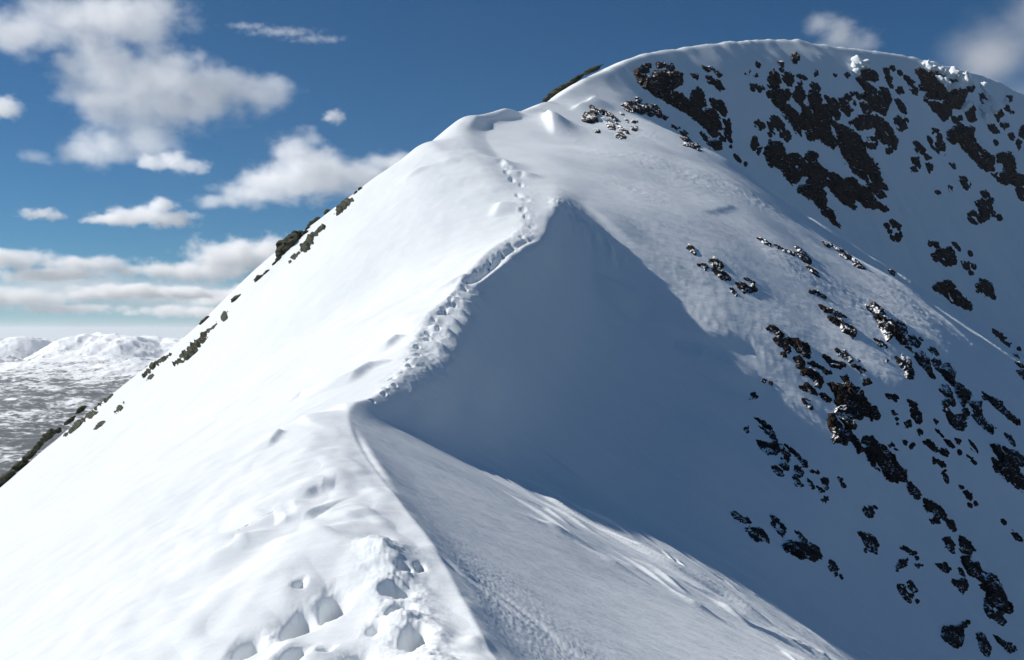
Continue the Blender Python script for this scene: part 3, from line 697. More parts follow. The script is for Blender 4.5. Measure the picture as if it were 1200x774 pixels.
 (SPU, 'H', [[(165,165),(195,158),(225,180),(215,205),(185,195)], [(222,210),(250,212),(278,245),(265,265),(235,240)]], 'two small mossy rocks at the left of the stony rib'),
 (SPU, 'H', [[(265,155),(300,160),(345,195),(385,205),(415,250),(410,290),(370,285),(330,260),(300,220)], [(235,170),(265,170),(262,185)]], 'mossy block below the head of the stony rib'),
 (SPU, 'H', [[(305,295),(335,290),(365,330),(368,360),(340,345)], [(365,375),(400,375),(450,400),(490,440),(490,500),(460,490),(420,430),(380,400)]], 'dark rock strip down the middle of the stony rib'),
 (SPU, 'H', [[(505,290),(545,300),(600,325),(645,345),(620,370),(570,360),(530,325)]], 'wedge of rock right of the stony rib'),
 (SPU, 'H', [[(410,330),(460,340),(520,380),(560,405),(520,395),(460,360)]], 'thin dark ledge beside the wedge of rock'),
 (SPU, 'H', [[(345,495),(380,485),(420,510),(455,545),(420,545),(380,520)], [(475,550),(510,555),(550,590),(530,598),(490,575)]], 'dark lip of rock at the end of a lit snow tongue'),
 (SPU, 'H', [[(540,480),(600,475),(660,490),(700,540),(760,560),(800,610),(870,660),(900,710),(840,725),(780,690),(760,720),(720,710),(690,660),(660,650),(620,650),(590,600),(580,540)]], 'big dark crag in the middle of the right hand slope'),
 (SPU, 'J', [[(665,95),(700,85),(720,50),(790,60),(810,100),(840,190),(800,190),(820,230),(860,290),(900,340),(870,360),(850,310),(810,270),(770,300),(700,290),(680,230),(670,170)]], 'black lower buttress hanging under the big dark crag'),
 (SPU, 'J', [[(890,295),(920,255),(960,250),(990,290),(990,320),(950,300)], [(915,340),(990,315),(1050,320),(1110,400),(1150,480),(1190,500),(1200,560),(1140,570),(1080,540),(1040,500),(990,465),(950,410)]], 'massive dark block low in the middle of the right hand slope'),
 (SPU, 'K', [[(240,580),(265,580),(295,620),(325,665),(300,670),(260,640)]], 'small oval rock just below the massive dark block'),
 (SPU, 'H', [[(370,585),(390,580),(420,620),(428,655),(405,650)]], 'leaf shaped rock alone on shaded snow left of the big crag'),
 (SPU, 'H', [[(600,235),(620,240),(650,280),(620,275)], [(650,250),(690,285),(710,310),(690,315)], [(715,350),(750,355),(800,390),(770,395)]], 'string of thin rocks up right of the wedge of rock'),
 (SPU, 'H', [[(630,430),(660,430),(690,470),(750,510),(740,525),(690,500)], [(790,450),(820,450),(835,470),(810,475)]], 'narrow ledge over the right side of the big crag'),
 (SPU, 'H', [[(545,10),(590,20),(640,55),(700,75),(728,120),(710,160),(690,120),(650,110),(630,70)]], 'curled dark rock at the top of the middle right slope'),
 (SPU, 'I', [[(90,45),(130,40),(185,80),(180,110),(250,140),(285,190),(320,220),(338,290),(310,290),(270,210),(250,240),(220,270),(180,190),(130,120),(140,110),(100,70)]], 'split dark crag on the upper part of the far right slope'),
 (SPU, 'I', [[(280,150),(305,150),(335,190),(330,210),(295,180)]], 'small oval rock beside the split dark crag'),
 (SPU, 'I', [[(360,240),(390,240),(430,290),(420,310),(375,285)], [(340,315),(370,325),(380,350),(355,340)], [(400,355),(440,340),(480,390),(480,430),(520,515),(490,490),(450,440),(410,390)]], 'straggling rib of rock under the split dark crag'),
 (SPU, 'I', [[(280,385),(300,385),(320,430),(315,370),(370,415),(375,440),(388,490),(370,525),(345,515),(345,470)]], 'hanging rock with two prongs left of the straggling rib'),
 (SPU, 'I', [[(485,325),(520,325),(550,355),(545,370),(500,345)]], 'small flat stone at the edge of the bright snow on the far right'),
 (SPU, 'I', [[(570,430),(610,425),(650,490),(650,540),(700,560),(755,610),(750,650),(715,690),(690,660),(660,580),(600,510),(570,480)], [(525,395),(555,400),(560,465),(535,455)]], 'long knobbly crag along the edge of the bright snow on the far right'),
 (SPU, 'I', [[(580,560),(610,575),(640,620),(650,690),(610,700),(580,680),(600,640),(570,605)]], 'upright rock left of the long knobbly crag'),
 (SPU, 'K', [[(480,100),(520,130),(560,155),(610,110),(625,120),(625,190),(605,240),(570,235),(530,205),(500,165)]], 'chunky rock under the long knobbly crag'),
 (SPU, 'K', [[(640,65),(710,65),(715,140),(750,195),(790,240),(780,270),(740,235),(700,195),(665,155),(690,130),(660,100)]], 'tall rock leaning right of the chunky rock'),
 (SPU, 'K', [[(730,0),(780,35),(850,75),(890,130),(960,205),(930,190),(850,125),(800,70)]], 'thin dark crack line of rock along the bright snow edge'),
 (SPU, 'I', [[(905,205),(945,215),(985,260),(975,275),(930,240)], [(985,285),(1020,290),(1015,310)]], 'small rock on the skyline of the spur at the far right'),
 (SPU, 'I', [[(1035,360),(1065,370),(1060,390)], [(1060,420),(1100,400),(1106,440),(1080,440)], [(1065,470),(1106,465),(1106,520),(1080,495)]], 'dotted rocks at the right frame edge of the spur crest'),
 (SPU, 'K', [[(785,350),(830,350),(850,400),(920,450),(960,530),(994,560),(994,640),(960,620),(920,570),(900,540),(890,575),(850,530),(800,480),(790,430),(850,460),(820,400)], [(860,365),(920,380),(994,430),(994,470),(950,475),(910,430)]], 'wide striped crag cut by the right frame edge'),
 (SPU, 'K', [[(275,150),(290,110),(325,145),(330,185),(300,192)], [(250,55),(300,70),(290,85)], [(110,15),(160,20),(170,35),(130,30)], [(265,85),(295,100),(285,115)]], 'rock chip trail right of the big dark crag'),
 (SPU, 'K', [[(355,325),(385,315),(430,360),(440,375),(490,370),(495,400),(465,395),(420,375),(380,350)]], 'pair of joined rocks in the lower middle of the far right slope'),
 (SPU, 'K', [[(430,250),(460,275),(475,290)], [(480,310),(510,325),(540,355),(510,345)], [(415,175),(440,190),(435,203)]], 'three thin slivers above the pair of joined rocks'),
 (SPU, 'K', [[(415,435),(440,435),(480,475),(450,462)], [(465,520),(485,508),(500,545),(500,580),(485,550)]], 'small slivers below the pair of joined rocks'),
 (SPU, 'K', [[(640,315),(665,335),(695,385),(665,375)], [(625,410),(660,430),(670,442)], [(555,305),(580,315),(570,328)]], 'small tapering rocks left of the wide striped crag'),
 (SPU, 'K', [[(875,275),(905,285),(935,330),(915,330)]], 'small slanted stone over the wide striped crag'),
 (SPU, 'K', [[(610,645),(640,660),(658,690),(640,698)], [(580,605),(600,618),(595,628)]], 'lone stone and chip on smooth snow in the lower right'),
 (SPU, 'K', [[(230,190),(250,185),(258,220),(240,222)], [(145,120),(170,140),(155,145)], [(305,250),(330,255),(320,268)], [(125,338),(142,345),(130,352)], [(210,318),(220,325),(212,328)]], 'few tiny chips right of the massive dark block'),
 (SPU, 'I', [[(145,265),(175,270),(200,300),(175,310)], [(210,400),(228,402),(215,410)]], 'small faint rock under the split dark crag'),
 # --- low left group and lower rib
 (LOW, 'J', [[(140,115),(170,125),(210,155),(250,185),(280,235),(300,270),(295,300),(275,260),(245,230),(235,200),(200,195),(180,165)], [(75,200),(95,185),(100,205),(85,220)]], 'jagged thin rock line with a stone at its left, over the low left rocks'),
 (LOW, 'J', [[(170,285),(210,285),(270,300),(300,310),(312,350),(290,368),(250,365),(210,350),(190,320)]], 'dark rock below the jagged thin line'),
 (LOW, 'J', [[(318,305),(350,325),(385,365),(380,430),(380,475),(350,470),(330,450),(350,390)]], 'bent upright rock to the right of the jagged thin line'),
 (LOW, 'J', [[(275,460),(300,448),(335,490),(338,520),(305,510),(280,490)]], 'oval boulder under the bent upright rock'),
 (LOW, 'J', [[(360,308),(420,355),(500,430),(495,450),(440,385),(390,340)]], 'long thin straight blade of rock'),
 (LOW, 'J', [[(440,455),(470,465),(475,500),(455,525),(430,515)], [(415,535),(435,535),(458,575),(440,580)]], 'two stones one over the other under the straight blade'),
 (LOW, 'J', [[(620,550),(650,545),(665,580),(645,625),(620,590)], [(545,490),(590,500),(580,512)], [(520,560),(545,575),(535,590)], [(590,600),(630,630),(600,640)], [(610,690),(650,680),(640,715)], [(735,545),(752,550),(740,560)]], 'small upright stone amid chips in the lower centre of the slope'),
 (LOW, 'L', [[(45,185),(80,200),(120,220),(165,228),(180,255),(130,255),(85,235)]], 'flat bean shaped rock, leftmost of the low rocks'),
 (LOW, 'L', [[(160,300),(210,298),(250,300),(285,340),(303,390),(260,380),(220,385),(180,345)]], 'squarish block under the flat bean shaped rock'),
 (LOW, 'L', [[(315,205),(350,230),(400,275),(410,310),(410,360),(380,330),(345,290)]], 'spiky rock right of the squarish block'),
 (LOW, 'L', [[(410,400),(450,385),(500,400),(530,395),(580,430),(590,400),(650,440),(670,485),(630,515),(580,510),(530,500),(490,470),(430,455)], [(475,310),(510,320),(550,375),(515,355)]], 'row of three joined boulders low on the slope'),
 (LOW, 'L', [[(728,520),(760,540),(785,580),(740,585)]], 'small pointed stone right of the three joined boulders'),
 (LOW, 'L', [[(935,325),(1000,335),(1045,370),(1065,420),(1045,460),(1010,450),(970,390)]], 'smooth slab alone in the lower middle of the slope'),
 (LOW, 'L', [[(970,130),(1010,150),(1030,190),(1000,220),(980,200)]], 'small knob of rock above the smooth lone slab'),
 (LOW, 'M', [[(195,60),(230,70),(270,100),(302,130),(295,150),(260,130),(215,100)], [(302,145),(330,155),(345,190),(330,200),(310,175)], [(232,150),(255,140),(265,160),(245,170)]], 'dark ribbed rock at the top of the lower right rib'),
 (LOW, 'M', [[(290,235),(315,225),(335,265),(330,290),(300,270)], [(360,220),(400,255),(420,280),(405,300),(370,290)]], 'two blocky stones side by side in the lower right rib'),
 (LOW, 'M', [[(370,320),(400,315),(405,345),(440,340),(460,380),(490,395),(460,420),(430,405),(400,390),(375,345)], [(355,365),(385,385),(380,400),(360,390)]], 'chain of dark stones in the lower right rib'),
 (LOW, 'M', [[(455,440),(490,395),(520,410),(550,440),(550,480),(585,530),(588,560),(550,565),(525,530),(510,500),(505,560),(510,590),(475,560),(470,520),(480,470)]], 'tall black crag at the bottom of the lower right rib'),
 (LOW, 'M', [[(515,570),(535,560),(565,605),(550,615),(520,595)]], 'small block below the tall black crag'),
 (LOW, 'M', [[(330,425),(380,415),(390,450),(375,475),(350,450)], [(250,345),(290,345),(318,370),(300,385),(270,365)]], 'two dark triangles of rock left of the tall black crag'),
 (LOW, 'M', [[(75,350),(95,345),(95,325),(125,330),(125,350),(90,362)], [(100,275),(130,280),(165,300),(150,305)], [(165,350),(190,352),(180,362)]], 'cross shaped small rock on the lower slope'),
 (LOW, 'M', [[(85,440),(105,440),(130,475),(150,485),(140,508),(115,495),(95,465)], [(125,425),(142,422),(168,465),(150,472)]], 'two finger shaped stones on the lower slope'),
 (LOW, 'M', [[(285,650),(290,625),(330,630),(370,605),(400,605),(370,640),(370,690),(360,720),(320,705),(290,680)]], 'dark rock face at the bottom edge of the slope'),
 (LOW, 'M', [[(435,660),(465,655),(490,690),(495,730),(480,755),(455,740),(450,690)]], 'rounded black rock at the bottom right of the slope'),
 (LOW, 'M', [[(515,665),(560,700),(590,695),(605,735),(575,730),(550,705)]], 'low spiky stone in the bottom right corner'),
 (LOW, 'M', [[(585,200),(620,220),(638,238),(605,240)], [(545,150),(565,160),(555,168)], [(385,25),(410,40),(408,60),(392,45)]], 'tiny stones on smooth snow near the right frame edge'),
 # --- specks of the bright flank
 (SHO, 'H', [[(0,545),(20,545),(35,565),(0,575)], [(85,460),(100,455),(95,470)], [(140,470),(155,465),(150,485)]], 'tiny stones in the rough snow left of the stony rib'),
]
for g, crop, shp, lab in R:
    crag([shape(crop, s) for s in shp], lab, g, rock)

# the many loose bits below and between the crags
rr = random.Random(5)
for grp, k, lab in ((SUM, 62, 'tiny dark stone among the big crags of the shaded summit face'), (SPU, 42, 'tiny dark stone beside the crags of the steep right hand slope'), (LOW, 22, 'tiny dark stone among the rocks low on the right hand slope')):
    src = [shape(c, s) for g, c, sh, l in R if g == grp for s in sh]
    for q in range(k):
        p = rr.choice(rr.choice(src)); dd_ = rr.uniform(2, 13); tt = rr.gauss(.95, .55)
        u, v = p[0]+dd_*math.cos(tt), p[1]+dd_*math.sin(tt)
        if u > 1196 or v > 770: continue
        outcrop([ell(u, v, rr.uniform(.9, 2.4), rr.uniform(.5, 1.2), rr.uniform(20, 75), 8)], lab, grp, rock, .6)
# the mossy crags of the left edge: those lying on the bright snow ...
RL = [
 ('P', [[(373,535),(385,500),(410,480),(430,440),(470,415),(510,398),(470,430),(440,470),(430,500),(400,540)], [(310,600),(340,560),(355,560),(325,590)]], 'dark mossy strip lying just inside the left snow edge, beside the big rounded crag'),
 ('P', [[(592,315),(600,280),(620,240),(655,222),(695,232),(660,250),(625,295)]], 'leaf shaped mossy crag high on the left snow edge'),
 ('O', [[(445,510),(470,490),(520,470),(480,465),(520,430),(580,380),(650,310),(640,335),(610,365),(660,345),(600,400),(570,450),(520,490)], [(650,300),(690,265),(735,242),(715,270),(670,295)]], 'ragged green brown crag strung down the middle of the left snow flank'),
 ('O', [[(768,215),(775,190),(795,150),(812,155),(805,195),(785,215)]], 'small upright mossy crag above the ragged green brown one'),
 ('O', [[(225,600),(260,555),(320,500),(415,450),(330,510),(290,550),(250,590)], [(262,620),(275,600),(292,597),(280,615)]], 'thin curved mossy streak on the left snow flank'),
 ('N', [[(615,220),(630,180),(650,140),(700,100),(740,45),(770,38),(745,100),(700,160),(650,190)]], 'long mossy crag standing on the left snow edge above the moor'),
 ('N', [[(540,285),(560,255),(600,235),(625,245),(590,270)], [(445,368),(480,330),(510,290),(535,292),(515,325),(470,360)], [(412,393),(435,378),(430,390)]], 'two mossy patches in line below the long crag on the left edge'),
 ('N', [[(752,235),(765,205),(800,178),(800,200),(775,232)]], 'small green brown rock on clean snow near the left edge'),
 ('N', [[(615,345),(640,315),(668,302),(655,325),(630,342)]], 'smallest green brown chip on clean snow near the left edge'),
]
for crop, shp, lab in RL:
    crag([shape(crop, s) for s in shp], lab, LEF, moss, 1.15, .45)
# ... and those standing out over it against the sky and the moor
def skyline_crag(crop, ells, lab, seed, mat=None, group=LEF):
    x, y, s = CROP[crop]
    me, c = blob_mesh('rock_outcrop', [(x+a/s, y+b/s, p/s, q/s, g) for a, b, p, q, g in ells], .55, seed, 1.1, 4, True)
    o = link('rock_outcrop', me, mat or moss); o.location = c
    o['label'] = lab; o['category'] = 'rock outcrop'; o['group'] = group
skyline_crag('P', [(300,510,85,58,-48), (345,465,55,42,-35), (262,555,40,34,-60), (400,432,26,16,-30), (240,590,22,15,-40), (215,615,18,10,-40)], 'big rounded dark green crag standing out from the left snow edge against the sky', 3)
skyline_crag('P', [(440,375,30,16,-35), (470,355,28,16,-35), (415,405,20,12,-40)], 'rough mossy crag on the skyline just above the big rounded crag', 5)
skyline_crag('P', [(533,303,22,16,-40)], 'small round mossy knob on the left skyline', 7)
skyline_crag('P', [(735,165,17,13,-40)], 'tiny round mossy knob, highest on the left skyline', 9)
skyline_crag('P', [(705,190,18,9,-60)], 'tiny mossy sliver just under the highest knob on the left skyline', 10)
skyline_crag('P', [(120,705,34,18,-40), (165,668,24,9,-40)], 'low mossy hump on the left skyline under the big rounded crag', 11)
skyline_crag('O', [(880,55,48,16,-32)], 'flat dark rock on the left skyline beneath the cloud bank', 13)
skyline_crag('O', [(655,215,40,18,-38)], 'flat dark rock on the left skyline over the far hills', 15)
skyline_crag('N', [(310,392,58,25,-42), (248,456,46,18,-42), (192,516,58,20,-42)], 'dark mossy crag at the left snow edge with snowy moor behind', 17)
skyline_crag('N', [(122,590,72,23,-40), (42,662,72,27,-42), (-20,730,60,24,-42)], 'lowest and longest dark crag at the left frame edge', 19)
skyline_crag('N', [(525,222,40,15,-42), (450,295,48,12,-42), (380,358,20,16,-50)], 'thin dark rock seam along the left snow edge above the moor', 21)
CROP['Q'] = (600,20,3.517)
skyline_crag('Q', [(185,312,48,17,-33), (255,264,45,11,-32), (330,219,45,8,-25), (140,342,20,9,-35)], 'dark rocky edge on the skyline left of the summit dome', 23, moss, SUM)

# rime and snow lumps standing proud of the summit crags
def rime(crop, ells, lab, seed):
    x, y, s = CROP[crop]
    me, c = blob_mesh('snow_lump', [(x+a/s, y+b/s, p/s*1.25, q/s*1.15, g) for a, b, p, q, g in ells], .9, seed, 1.0, 4)
    for p in me.polygons: p.use_smooth = True
    o = link('snow_lump', me, snow); o.location = c
    o['label'] = lab; o['category'] = 'snow lump'; o['group'] = 'white snow lumps frozen onto the summit crags'
rime('D', [(285,110,22,28,60), (315,140,26,26,0), (350,140,24,24,0), (395,160,24,26,0), (430,165,26,20,20), (375,235,36,28,10), (425,270,32,40,0), (480,280,50,24,-10)], 'row of white rime lumps on top of the wide crag under the summit rim', 31)
rime('D', [(500,190,38,40,0), (530,175,22,20,0)], 'tallest round snow knob standing right of the rime row', 33)
rime('D', [(590,220,34,36,40), (610,245,26,22,0)], 'smooth snow bulge right of the tallest snow knob', 35)
rime('D', [(570,450,30,16,-20), (605,410,30,22,-20), (588,430,28,20,-40)], 'white snow step on the small crag under the rime row', 37)
rime('D', [(722,280,18,34,10), (735,325,12,16,0), (785,365,14,16,0), (760,410,40,28,20), (790,450,30,28,0), (740,510,22,36,30), (715,440,26,20,0), (745,345,18,26,20), (738,470,24,34,0), (775,385,20,24,0), (735,440,26,22,0)], 'tall ragged pillar of rime right of the wide crag', 39)
rime('D', [(898,380,12,18,0), (902,400,14,14,0)], 'tiny rime cap on the far right rocks', 40)
rime('B', [(855,95,30,34,0), (900,108,52,28,10), (850,135,28,36,0), (862,175,28,30,20), (880,125,36,28,0)], 'white sunlit snow block on top of the craggy buttress', 43)
rime('A', [(245,485,30,13,10)], 'white snow lump in the middle of the ring of shoulder rocks', 45)

# ------------------------------------------------------------------ low country beyond the ridge
def low_ground():
    ang = np.concatenate([np.linspace(-180, -36, 90), np.linspace(-35.8, -8, 620), np.linspace(-7.5, 180, 110)])
    rad = np.concatenate([np.geomspace(900, 2000, 30), np.geomspace(2010, 16000, 620), np.geomspace(16200, 80000, 60)])
    A, Rr = np.meshgrid(np.radians(ang), rad)
    X = Rr*np.sin(A); Y = Rr*np.cos(A)
    z = -430 + 90*sstep(3500, 8000, Rr) - 330*sstep(11500, 17000, Rr)
    land = sstep(17000, 12500, Rr)
    z = z + land*(fbm(X/1500, Y/1500, 5, 51)*55 + ridged(X/420, Y/420, 4, 52)*16)
    z = z + land*(fbm(X/90, Y/90, 3, 55)*7)*sstep(9000, 5000, Rr)
    # hills: (as seen: column, distance, height above the moor, width, depth)
    hill = np.zeros_like(z)
    for u, D, h, wx, wy in [(155, 9300, 190, 560, 1100), (112, 9100, 190, 420, 800), (210, 9600, 180, 520, 900), (262, 9900, 190, 500, 800), (35, 9800, 160, 330, 700), (-10, 10100, 165, 300, 800),
                            (-70, 9600, 230, 400, 800), (120, 7600, 70, 700, 700), (200, 7000, 80, 600, 600), (330, 9500, 180, 600, 900)]:
        cx = (u-CU)/F*D
        q = ((X-cx)/wx)**2+((Y-D)/wy)**2
        hill = np.maximum(hill, h*np.exp(-q**1.5)*(1+.30*ridged(X/520, Y/520, 3, 53)))
    z = z + hill
    z = z + land*ridged(X/170, Y/170, 3, 54)*11*sstep(5800, 8200, Rr)
    z = np.maximum(z, -690)
    return X, Y, z
gX, gY, gZ = low_ground()
ground, nt, bs = new_mat('snowy_moor')
N = nt.nodes; K = nt.links
ge = N.new('ShaderNodeNewGeometry')
def noise(scale, detail, rough=.6, vec=None):
    n = N.new('ShaderNodeTexNoise'); n.inputs['Scale'].default_value = scale; n.inputs['Detail'].default_value = detail; n.inputs['Roughness'].default_value = rough
    K.new(vec or ge.outputs['Position'], n.inputs['Vector']); return n.outputs['Fac']
def math_(op, a, b=None, c=None):
    n = N.new('ShaderNodeMath'); n.operation = op
    for i, x in enumerate((a, b, c)):
        if x is None: continue
        if isinstance(x, (int, float)): n.inputs[i].default_value = x
        else: K.new(x, n.inputs[i])
    return n.outputs[0]
def ramp(x, a, b):
    n = N.new('ShaderNodeMapRange'); n.interpolation_type = 'SMOOTHSTEP'; n.inputs['From Min'].default_value = a; n.inputs['From Max'].default_value = b
    K.new(x, n.inputs['Value']); return n.outputs[0]
fine = noise(1/38, 6, .68); mid = noise(1/170, 5, .6); big = noise(1/1300, 4, .55)
sx = N.new('ShaderNodeSeparateXYZ'); K.new(ge.outputs['Position'], sx.inputs[0])
nz = N.new('ShaderNodeSeparateXYZ'); K.new(ge.outputs['Normal'], nz.inputs[0])
hgt = ramp(sx.outputs['Z'], -420, -120)
t = math_('ADD', math_('MULTIPLY', fine, .8), math_('MULTIPLY', mid, .75))
t = math_('ADD', t, math_('MULTIPLY', big, .55))
t = math_('ADD', t, math_('MULTIPLY', hgt, .30))
cover = ramp(t, 1.06, 1.24)
veg = N.new('ShaderNodeMix'); veg.data_type = 'RGBA'; K.new(mid, veg.inputs['Factor']); veg.inputs[6].default_value = (.022, .034, .042, 1); veg.inputs[7].default_value = (.052, .060, .064, 1)
mx = N.new('ShaderNodeMix'); mx.data_type = 'RGBA'; K.new(cover, mx.inputs['Factor']); K.new(veg.outputs[2], mx.inputs[6]); mx.inputs[7].default_value = (.70, .73, .76, 1)
sea = ramp(sx.outputs['Z'], -672, -684)
mx2 = N.new('ShaderNodeMix'); mx2.data_type = 'RGBA'; K.new(sea, mx2.inputs['Factor']); K.new(mx.outputs[2], mx2.inputs[6]); mx2.inputs[7].default_value = (.03, .05, .07, 1)
K.new(mx2.outputs[2], bs.inputs['Base Color']); bs.inputs['Roughness'].default_value = .85; bs.inputs['Specular IOR Level'].default_value = .2
g = link('moorland_ground', grid_mesh('moorland_ground', gX, gY, gZ), ground); g['kind'] = 'structure'

# the air between
HZ = bpy.data.meshes.new('haze')
bm = bmesh.new(); bmesh.ops.create_cube(bm, size=1)
for v in bm.verts: v.co = Vector((v.co.x*164000, v.co.y*164000, -692-1 + (v.co.z+.5)*(186+693)))
bm.to_mesh(HZ); bm.free()
hm = bpy.data.materials.new('haze'); hm.use_nodes = True; nt = hm.node_tree
nt.nodes.remove(nt.nodes['Principled BSDF'])
pv = nt.nodes.new('ShaderNodeVolumePrincipled'); pv.inputs['Color'].default_value = (.90, .94, 1.0, 1); pv.inputs['Density'].default_value = HAZE
pv.inputs['Anisotropy'].default_value = .1
nt.links.new(pv.outputs[0], nt.nodes['Material Output'].inputs['Volume'])
hz = link('haze', HZ, hm); hz['kind'] = 'stuff'; hz['label'] = 'pale thin air fading the far snowy hills'; hz['category'] = 'haze'

# ------------------------------------------------------------------ clouds: soft bodies of vapour, each where it floats
def cloud_material(name, blobs, dens, nscale, seed, soft, wisp, albedo, core):
    """density = how deep inside the nearest billow a point lies, eaten away by turbulence"""
    m = bpy.data.materials.new(name); m.use_nodes = True; nt = m.node_tree; N = nt.nodes; K = nt.links
    N.remove(N['Principled BSDF'])
    tc = N.new('ShaderNodeTexCoord'); src = tc.outputs['Object']
    acc = None
    for c, r in blobs:
        a = N.new('ShaderNodeVectorMath'); a.operation = 'SUBTRACT'; K.new(src, a.inputs[0]); a.inputs[1].default_value = c
        b = N.new('ShaderNodeVectorMath'); b.operation = 'DIVIDE'; K.new(a.outputs[0], b.inputs[0]); b.inputs[1].default_value = r
        l = N.new('ShaderNodeVectorMath'); l.operation = 'LENGTH'; K.new(b.outputs[0], l.inputs[0])
        if acc is None: acc = l.outputs['Value']
        else:
            s = N.new('ShaderNodeMath'); s.operation = 'SMOOTH_MIN'; s.inputs[2].default_value = .25
            K.new(acc, s.inputs[0]); K.new(l.outputs['Value'], s.inputs[1]); acc = s.outputs[0]
    n = N.new('ShaderNodeTexNoise'); n.noise_dimensions = '4D'; n.inputs['W'].default_value = seed*3.7
    n.inputs['Scale'].default_value = nscale; n.inputs['Detail'].default_value = 6; n.inputs['Roughness'].default_value = .6
    mp = N.new('ShaderNodeVectorMath'); mp.operation = 'MULTIPLY'; mp.inputs[1].default_value = (1, 1, 1.35); K.new(src, mp.inputs[0])
    K.new(mp.outputs[0], n.inputs['Vector'])
    w1 = N.new('ShaderNodeMath'); w1.operation = 'MULTIPLY_ADD'; K.new(n.outputs['Fac'], w1.inputs[0]); w1.inputs[1].default_value = wisp; w1.inputs[2].default_value = core-wisp*.5
    d = N.new('ShaderNodeMath'); d.operation = 'SUBTRACT'; K.new(w1.outputs[0], d.inputs[0]); K.new(acc, d.inputs[1])
    r = N.new('ShaderNodeMapRange'); r.interpolation_type = 'SMOOTHSTEP'; r.inputs['From Min'].default_value = 0; r.inputs['From Max'].default_value = soft; r.inputs['To Max'].default_value = dens
    K.new(d.outputs[0], r.inputs['Value'])
    pv = N.new('ShaderNodeVolumePrincipled'); pv.inputs['Color'].default_value = (albedo, albedo, albedo, 1); pv.inputs['Anisotropy'].default_value = .0
    K.new(r.outputs[0], pv.inputs['Density'])
    K.new(pv.outputs[0], N['Material Output'].inputs['Volume'])
    return m

def cloud(ells, D, label, depth, seed, soft=.75, wisp=2.3, core=.94, albedo=1.0, squash=1.0, nsc=1.0):
    """ells: (column, row, half width, half height) as seen, D metres away; depth: how hard it is to see through"""
    bm = bmesh.new(); s = D/F
    cu = np.mean([e[0] for e in ells]); cv = np.mean([e[1] for e in ells])
    rs = np.random.RandomState(seed); blobs = []
    for u, v, a, b in ells:
        oy = rs.uniform(-.35, .35)*min(a, b)*2
        c = ((u-cu)*s, oy*s, (cv-v)*s); r = (a*1.12*s, math.sqrt(a*b)*squash*s, b*1.12*s)
        blobs.append((c, r))
        q = bmesh.ops.create_icosphere(bm, subdivisions=3, radius=1.28)
        for p in q['verts']: p.co = Vector((c[0]+p.co.x*r[0], c[1]+p.co.y*r[1], c[2]+p.co.z*r[2]))
    me = bpy.data.meshes.new('cloud'); bm.to_mesh(me); bm.free()
    R_ = float(np.median([min(e[2], e[3]) for e in ells]))*s
    me = fuse(me, R_*.22)
    o = link('cloud', me, cloud_material('cloud_vapour', blobs, depth/(R_*2), nsc*.62/R_, seed, soft, wisp, albedo, core))
    o.location = ((cu-CU)/F*D, D, (CV-cv)/F*D)
    o['label'] = label; o['category'] = 'cloud'; o['group'] = 'clouds in the blue sky'
    return o

cloud([(30,35,62,34),(95,20,80,30),(160,25,72,40),(120,75,62,48),(175,85,62,52),(225,95,52,42),(150,130,62,42),(215,130,46,32),(265,115,52,32),(312,112,40,24),(130,172,46,28),(85,182,40,16),(170,165,40,26),(50,182,26,12)],
      9000, 'largest white cumulus cloud filling the upper left of the sky', 1.7, 3, nsc=1.25)
cloud([(200,192,30,13),(225,194,22,10),(180,190,18,12)], 9500, 'small flat puff tucked under the largest cumulus', 1.7, 5)
cloud([(330,212,62,28),(300,226,56,18),(362,200,52,36),(345,172,34,22),(415,208,60,24),(462,192,44,14),(255,236,36,10)], 11000, 'broad white cloud touching the left skyline of the ridge', 1.9, 8)
cloud([(165,255,52,13),(205,258,32,12),(130,257,28,9),(190,240,22,10)], 12000, 'small flat cloud floating alone below the largest cumulus', 2.4, 11)
cloud([(390,136,15,10),(384,140,9,6)], 9000, 'tiny puff of cloud alone in the blue, right of the largest cumulus', 1.0, 13)
cloud([(-6,124,30,16),(8,132,20,9)], 9000, 'small cloud cut by the left frame edge', 1.5, 15)
cloud([(46,251,26,8),(60,253,18,6)], 13000, 'faint thin scrap of cloud at the left above the cloud bank', 1.3, 17)
cloud([(280,300,62,22),(240,318,80,14),(320,300,50,24),(180,318,60,10),(100,308,70,10),(20,305,60,14),(60,322,80,10)], 24000, 'long grey white cloud bank with a ragged top over the hills', 2.6, 19, soft=.8)
cloud([(150,342,80,10),(215,344,60,9),(110,345,44,7)], 30000, 'pale flat roll of cloud lying below the ragged bank', 2.8, 21, soft=.8)
cloud([(30,350,70,12),(-30,345,60,14),(80,362,90,7)], 32000, 'low grey cloud layer at the left frame edge over the hills', 2.2, 23, soft=.8)
cloud([(270,350,60,12),(230,366,90,8),(300,342,40,10)], 33000, 'low grey cloud layer just left of the snow flank', 2.2, 25, soft=.8)
cloud([(60,338,150,34),(200,345,140,30),(320,350,120,26),(-80,335,120,36)], 38000, 'thin grey veil of cloud low over the far hills', 1.5, 24, soft=1.3, wisp=1.0)
cloud([(330,38,50,6),(372,46,40,5),(290,30,30,5)], 14000, 'faint streak of high thin cloud right of the largest cumulus', .35, 26, soft=1.0)
cloud([(985,40,38,24),(1005,52,30,18),(965,28,26,18),(1020,48,18,14)], 1500, 'thin wisp of mist rising behind the summit', .8, 27, soft=1.0, nsc=1.2, albedo=.9)
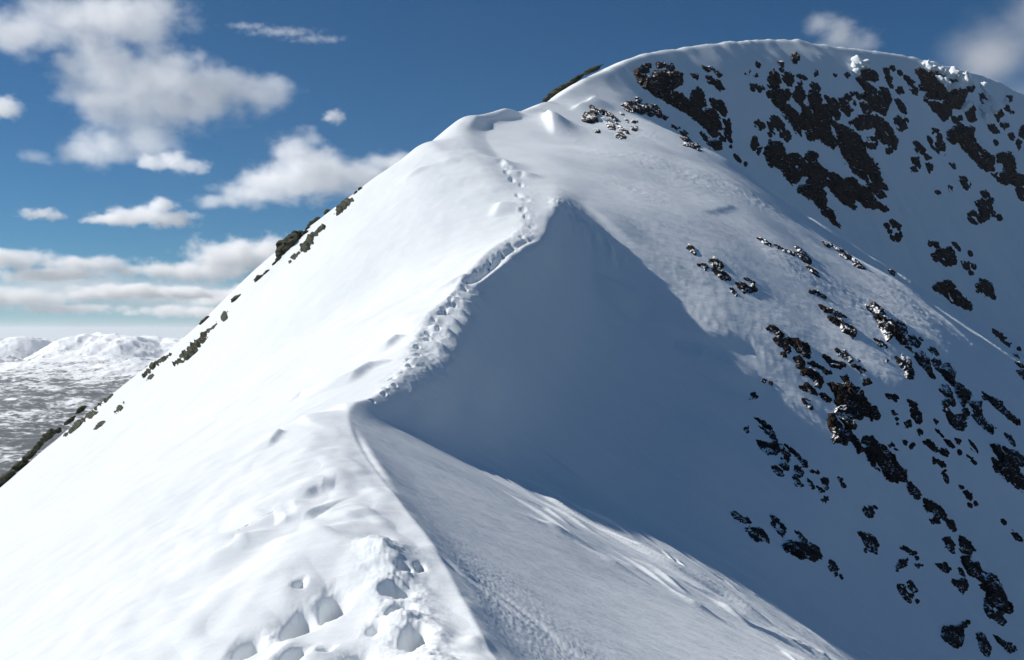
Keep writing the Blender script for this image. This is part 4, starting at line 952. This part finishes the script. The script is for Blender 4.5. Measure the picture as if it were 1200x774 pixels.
cloud([(1180,50,74,62),(1225,30,80,60),(1150,80,44,36),(1200,110,60,40),(1240,80,60,60)], 1700, 'grey mist bank drifting behind the right end of the summit', 1.5, 29, soft=1.2, albedo=.8, nsc=.8)
scene.cycles.volume_bounces = 40
scene.cycles.diffuse_bounces = 2
scene.cycles.max_bounces = 44
scene.cycles.volume_step_rate = .35
scene.cycles.volume_max_steps = 300


# ------------------------------------------------------------------ light, sky, camera
AZ, EL = math.radians(78), math.radians(36.8)      # sun: left of the view direction, above the horizon
sd = Vector((-math.sin(AZ)*math.cos(EL), math.cos(AZ)*math.cos(EL), math.sin(EL)))
sun = bpy.data.lights.new('sun', 'SUN'); sun.energy = 5.0; sun.angle = math.radians(.5); sun.color = (1, .96, .9)
so = bpy.data.objects.new('sun', sun); COL.objects.link(so)
so.rotation_euler = sd.to_track_quat('Z', 'Y').to_euler()
so.location = (-50, 0, 60)
w = bpy.data.worlds.new('World'); scene.world = w; w.use_nodes = True
wn = w.node_tree.nodes; wl = w.node_tree.links
sky = wn.new('ShaderNodeTexSky'); sky.sky_type = 'NISHITA'; sky.sun_disc = False
sky.sun_elevation = EL; sky.sun_rotation = -AZ
sky.altitude = 2500; sky.air_density = 1.0; sky.dust_density = 0; sky.ozone_density = 5
tint = wn.new('ShaderNodeMix'); tint.data_type = 'RGBA'; tint.blend_type = 'MULTIPLY'; tint.inputs['Factor'].default_value = 1     # the slide film's cold blue
wl.new(sky.outputs[0], tint.inputs[6]); tint.inputs[7].default_value = (.37, .735, .87, 1)
wl.new(tint.outputs[2], wn['Background'].inputs[0]); wn['Background'].inputs[1].default_value = .05

cam = bpy.data.cameras.new('camera'); cam.lens = 35; cam.sensor_width = 36; cam.clip_start = .1; cam.clip_end = 300000
co = bpy.data.objects.new('camera', cam); COL.objects.link(co)
co.rotation_euler = (math.radians(90), 0, 0)
scene.camera = co
scene.view_settings.view_transform = 'Standard'; scene.view_settings.look = 'None'
scene.view_settings.exposure = .46; scene.view_settings.gamma = 1
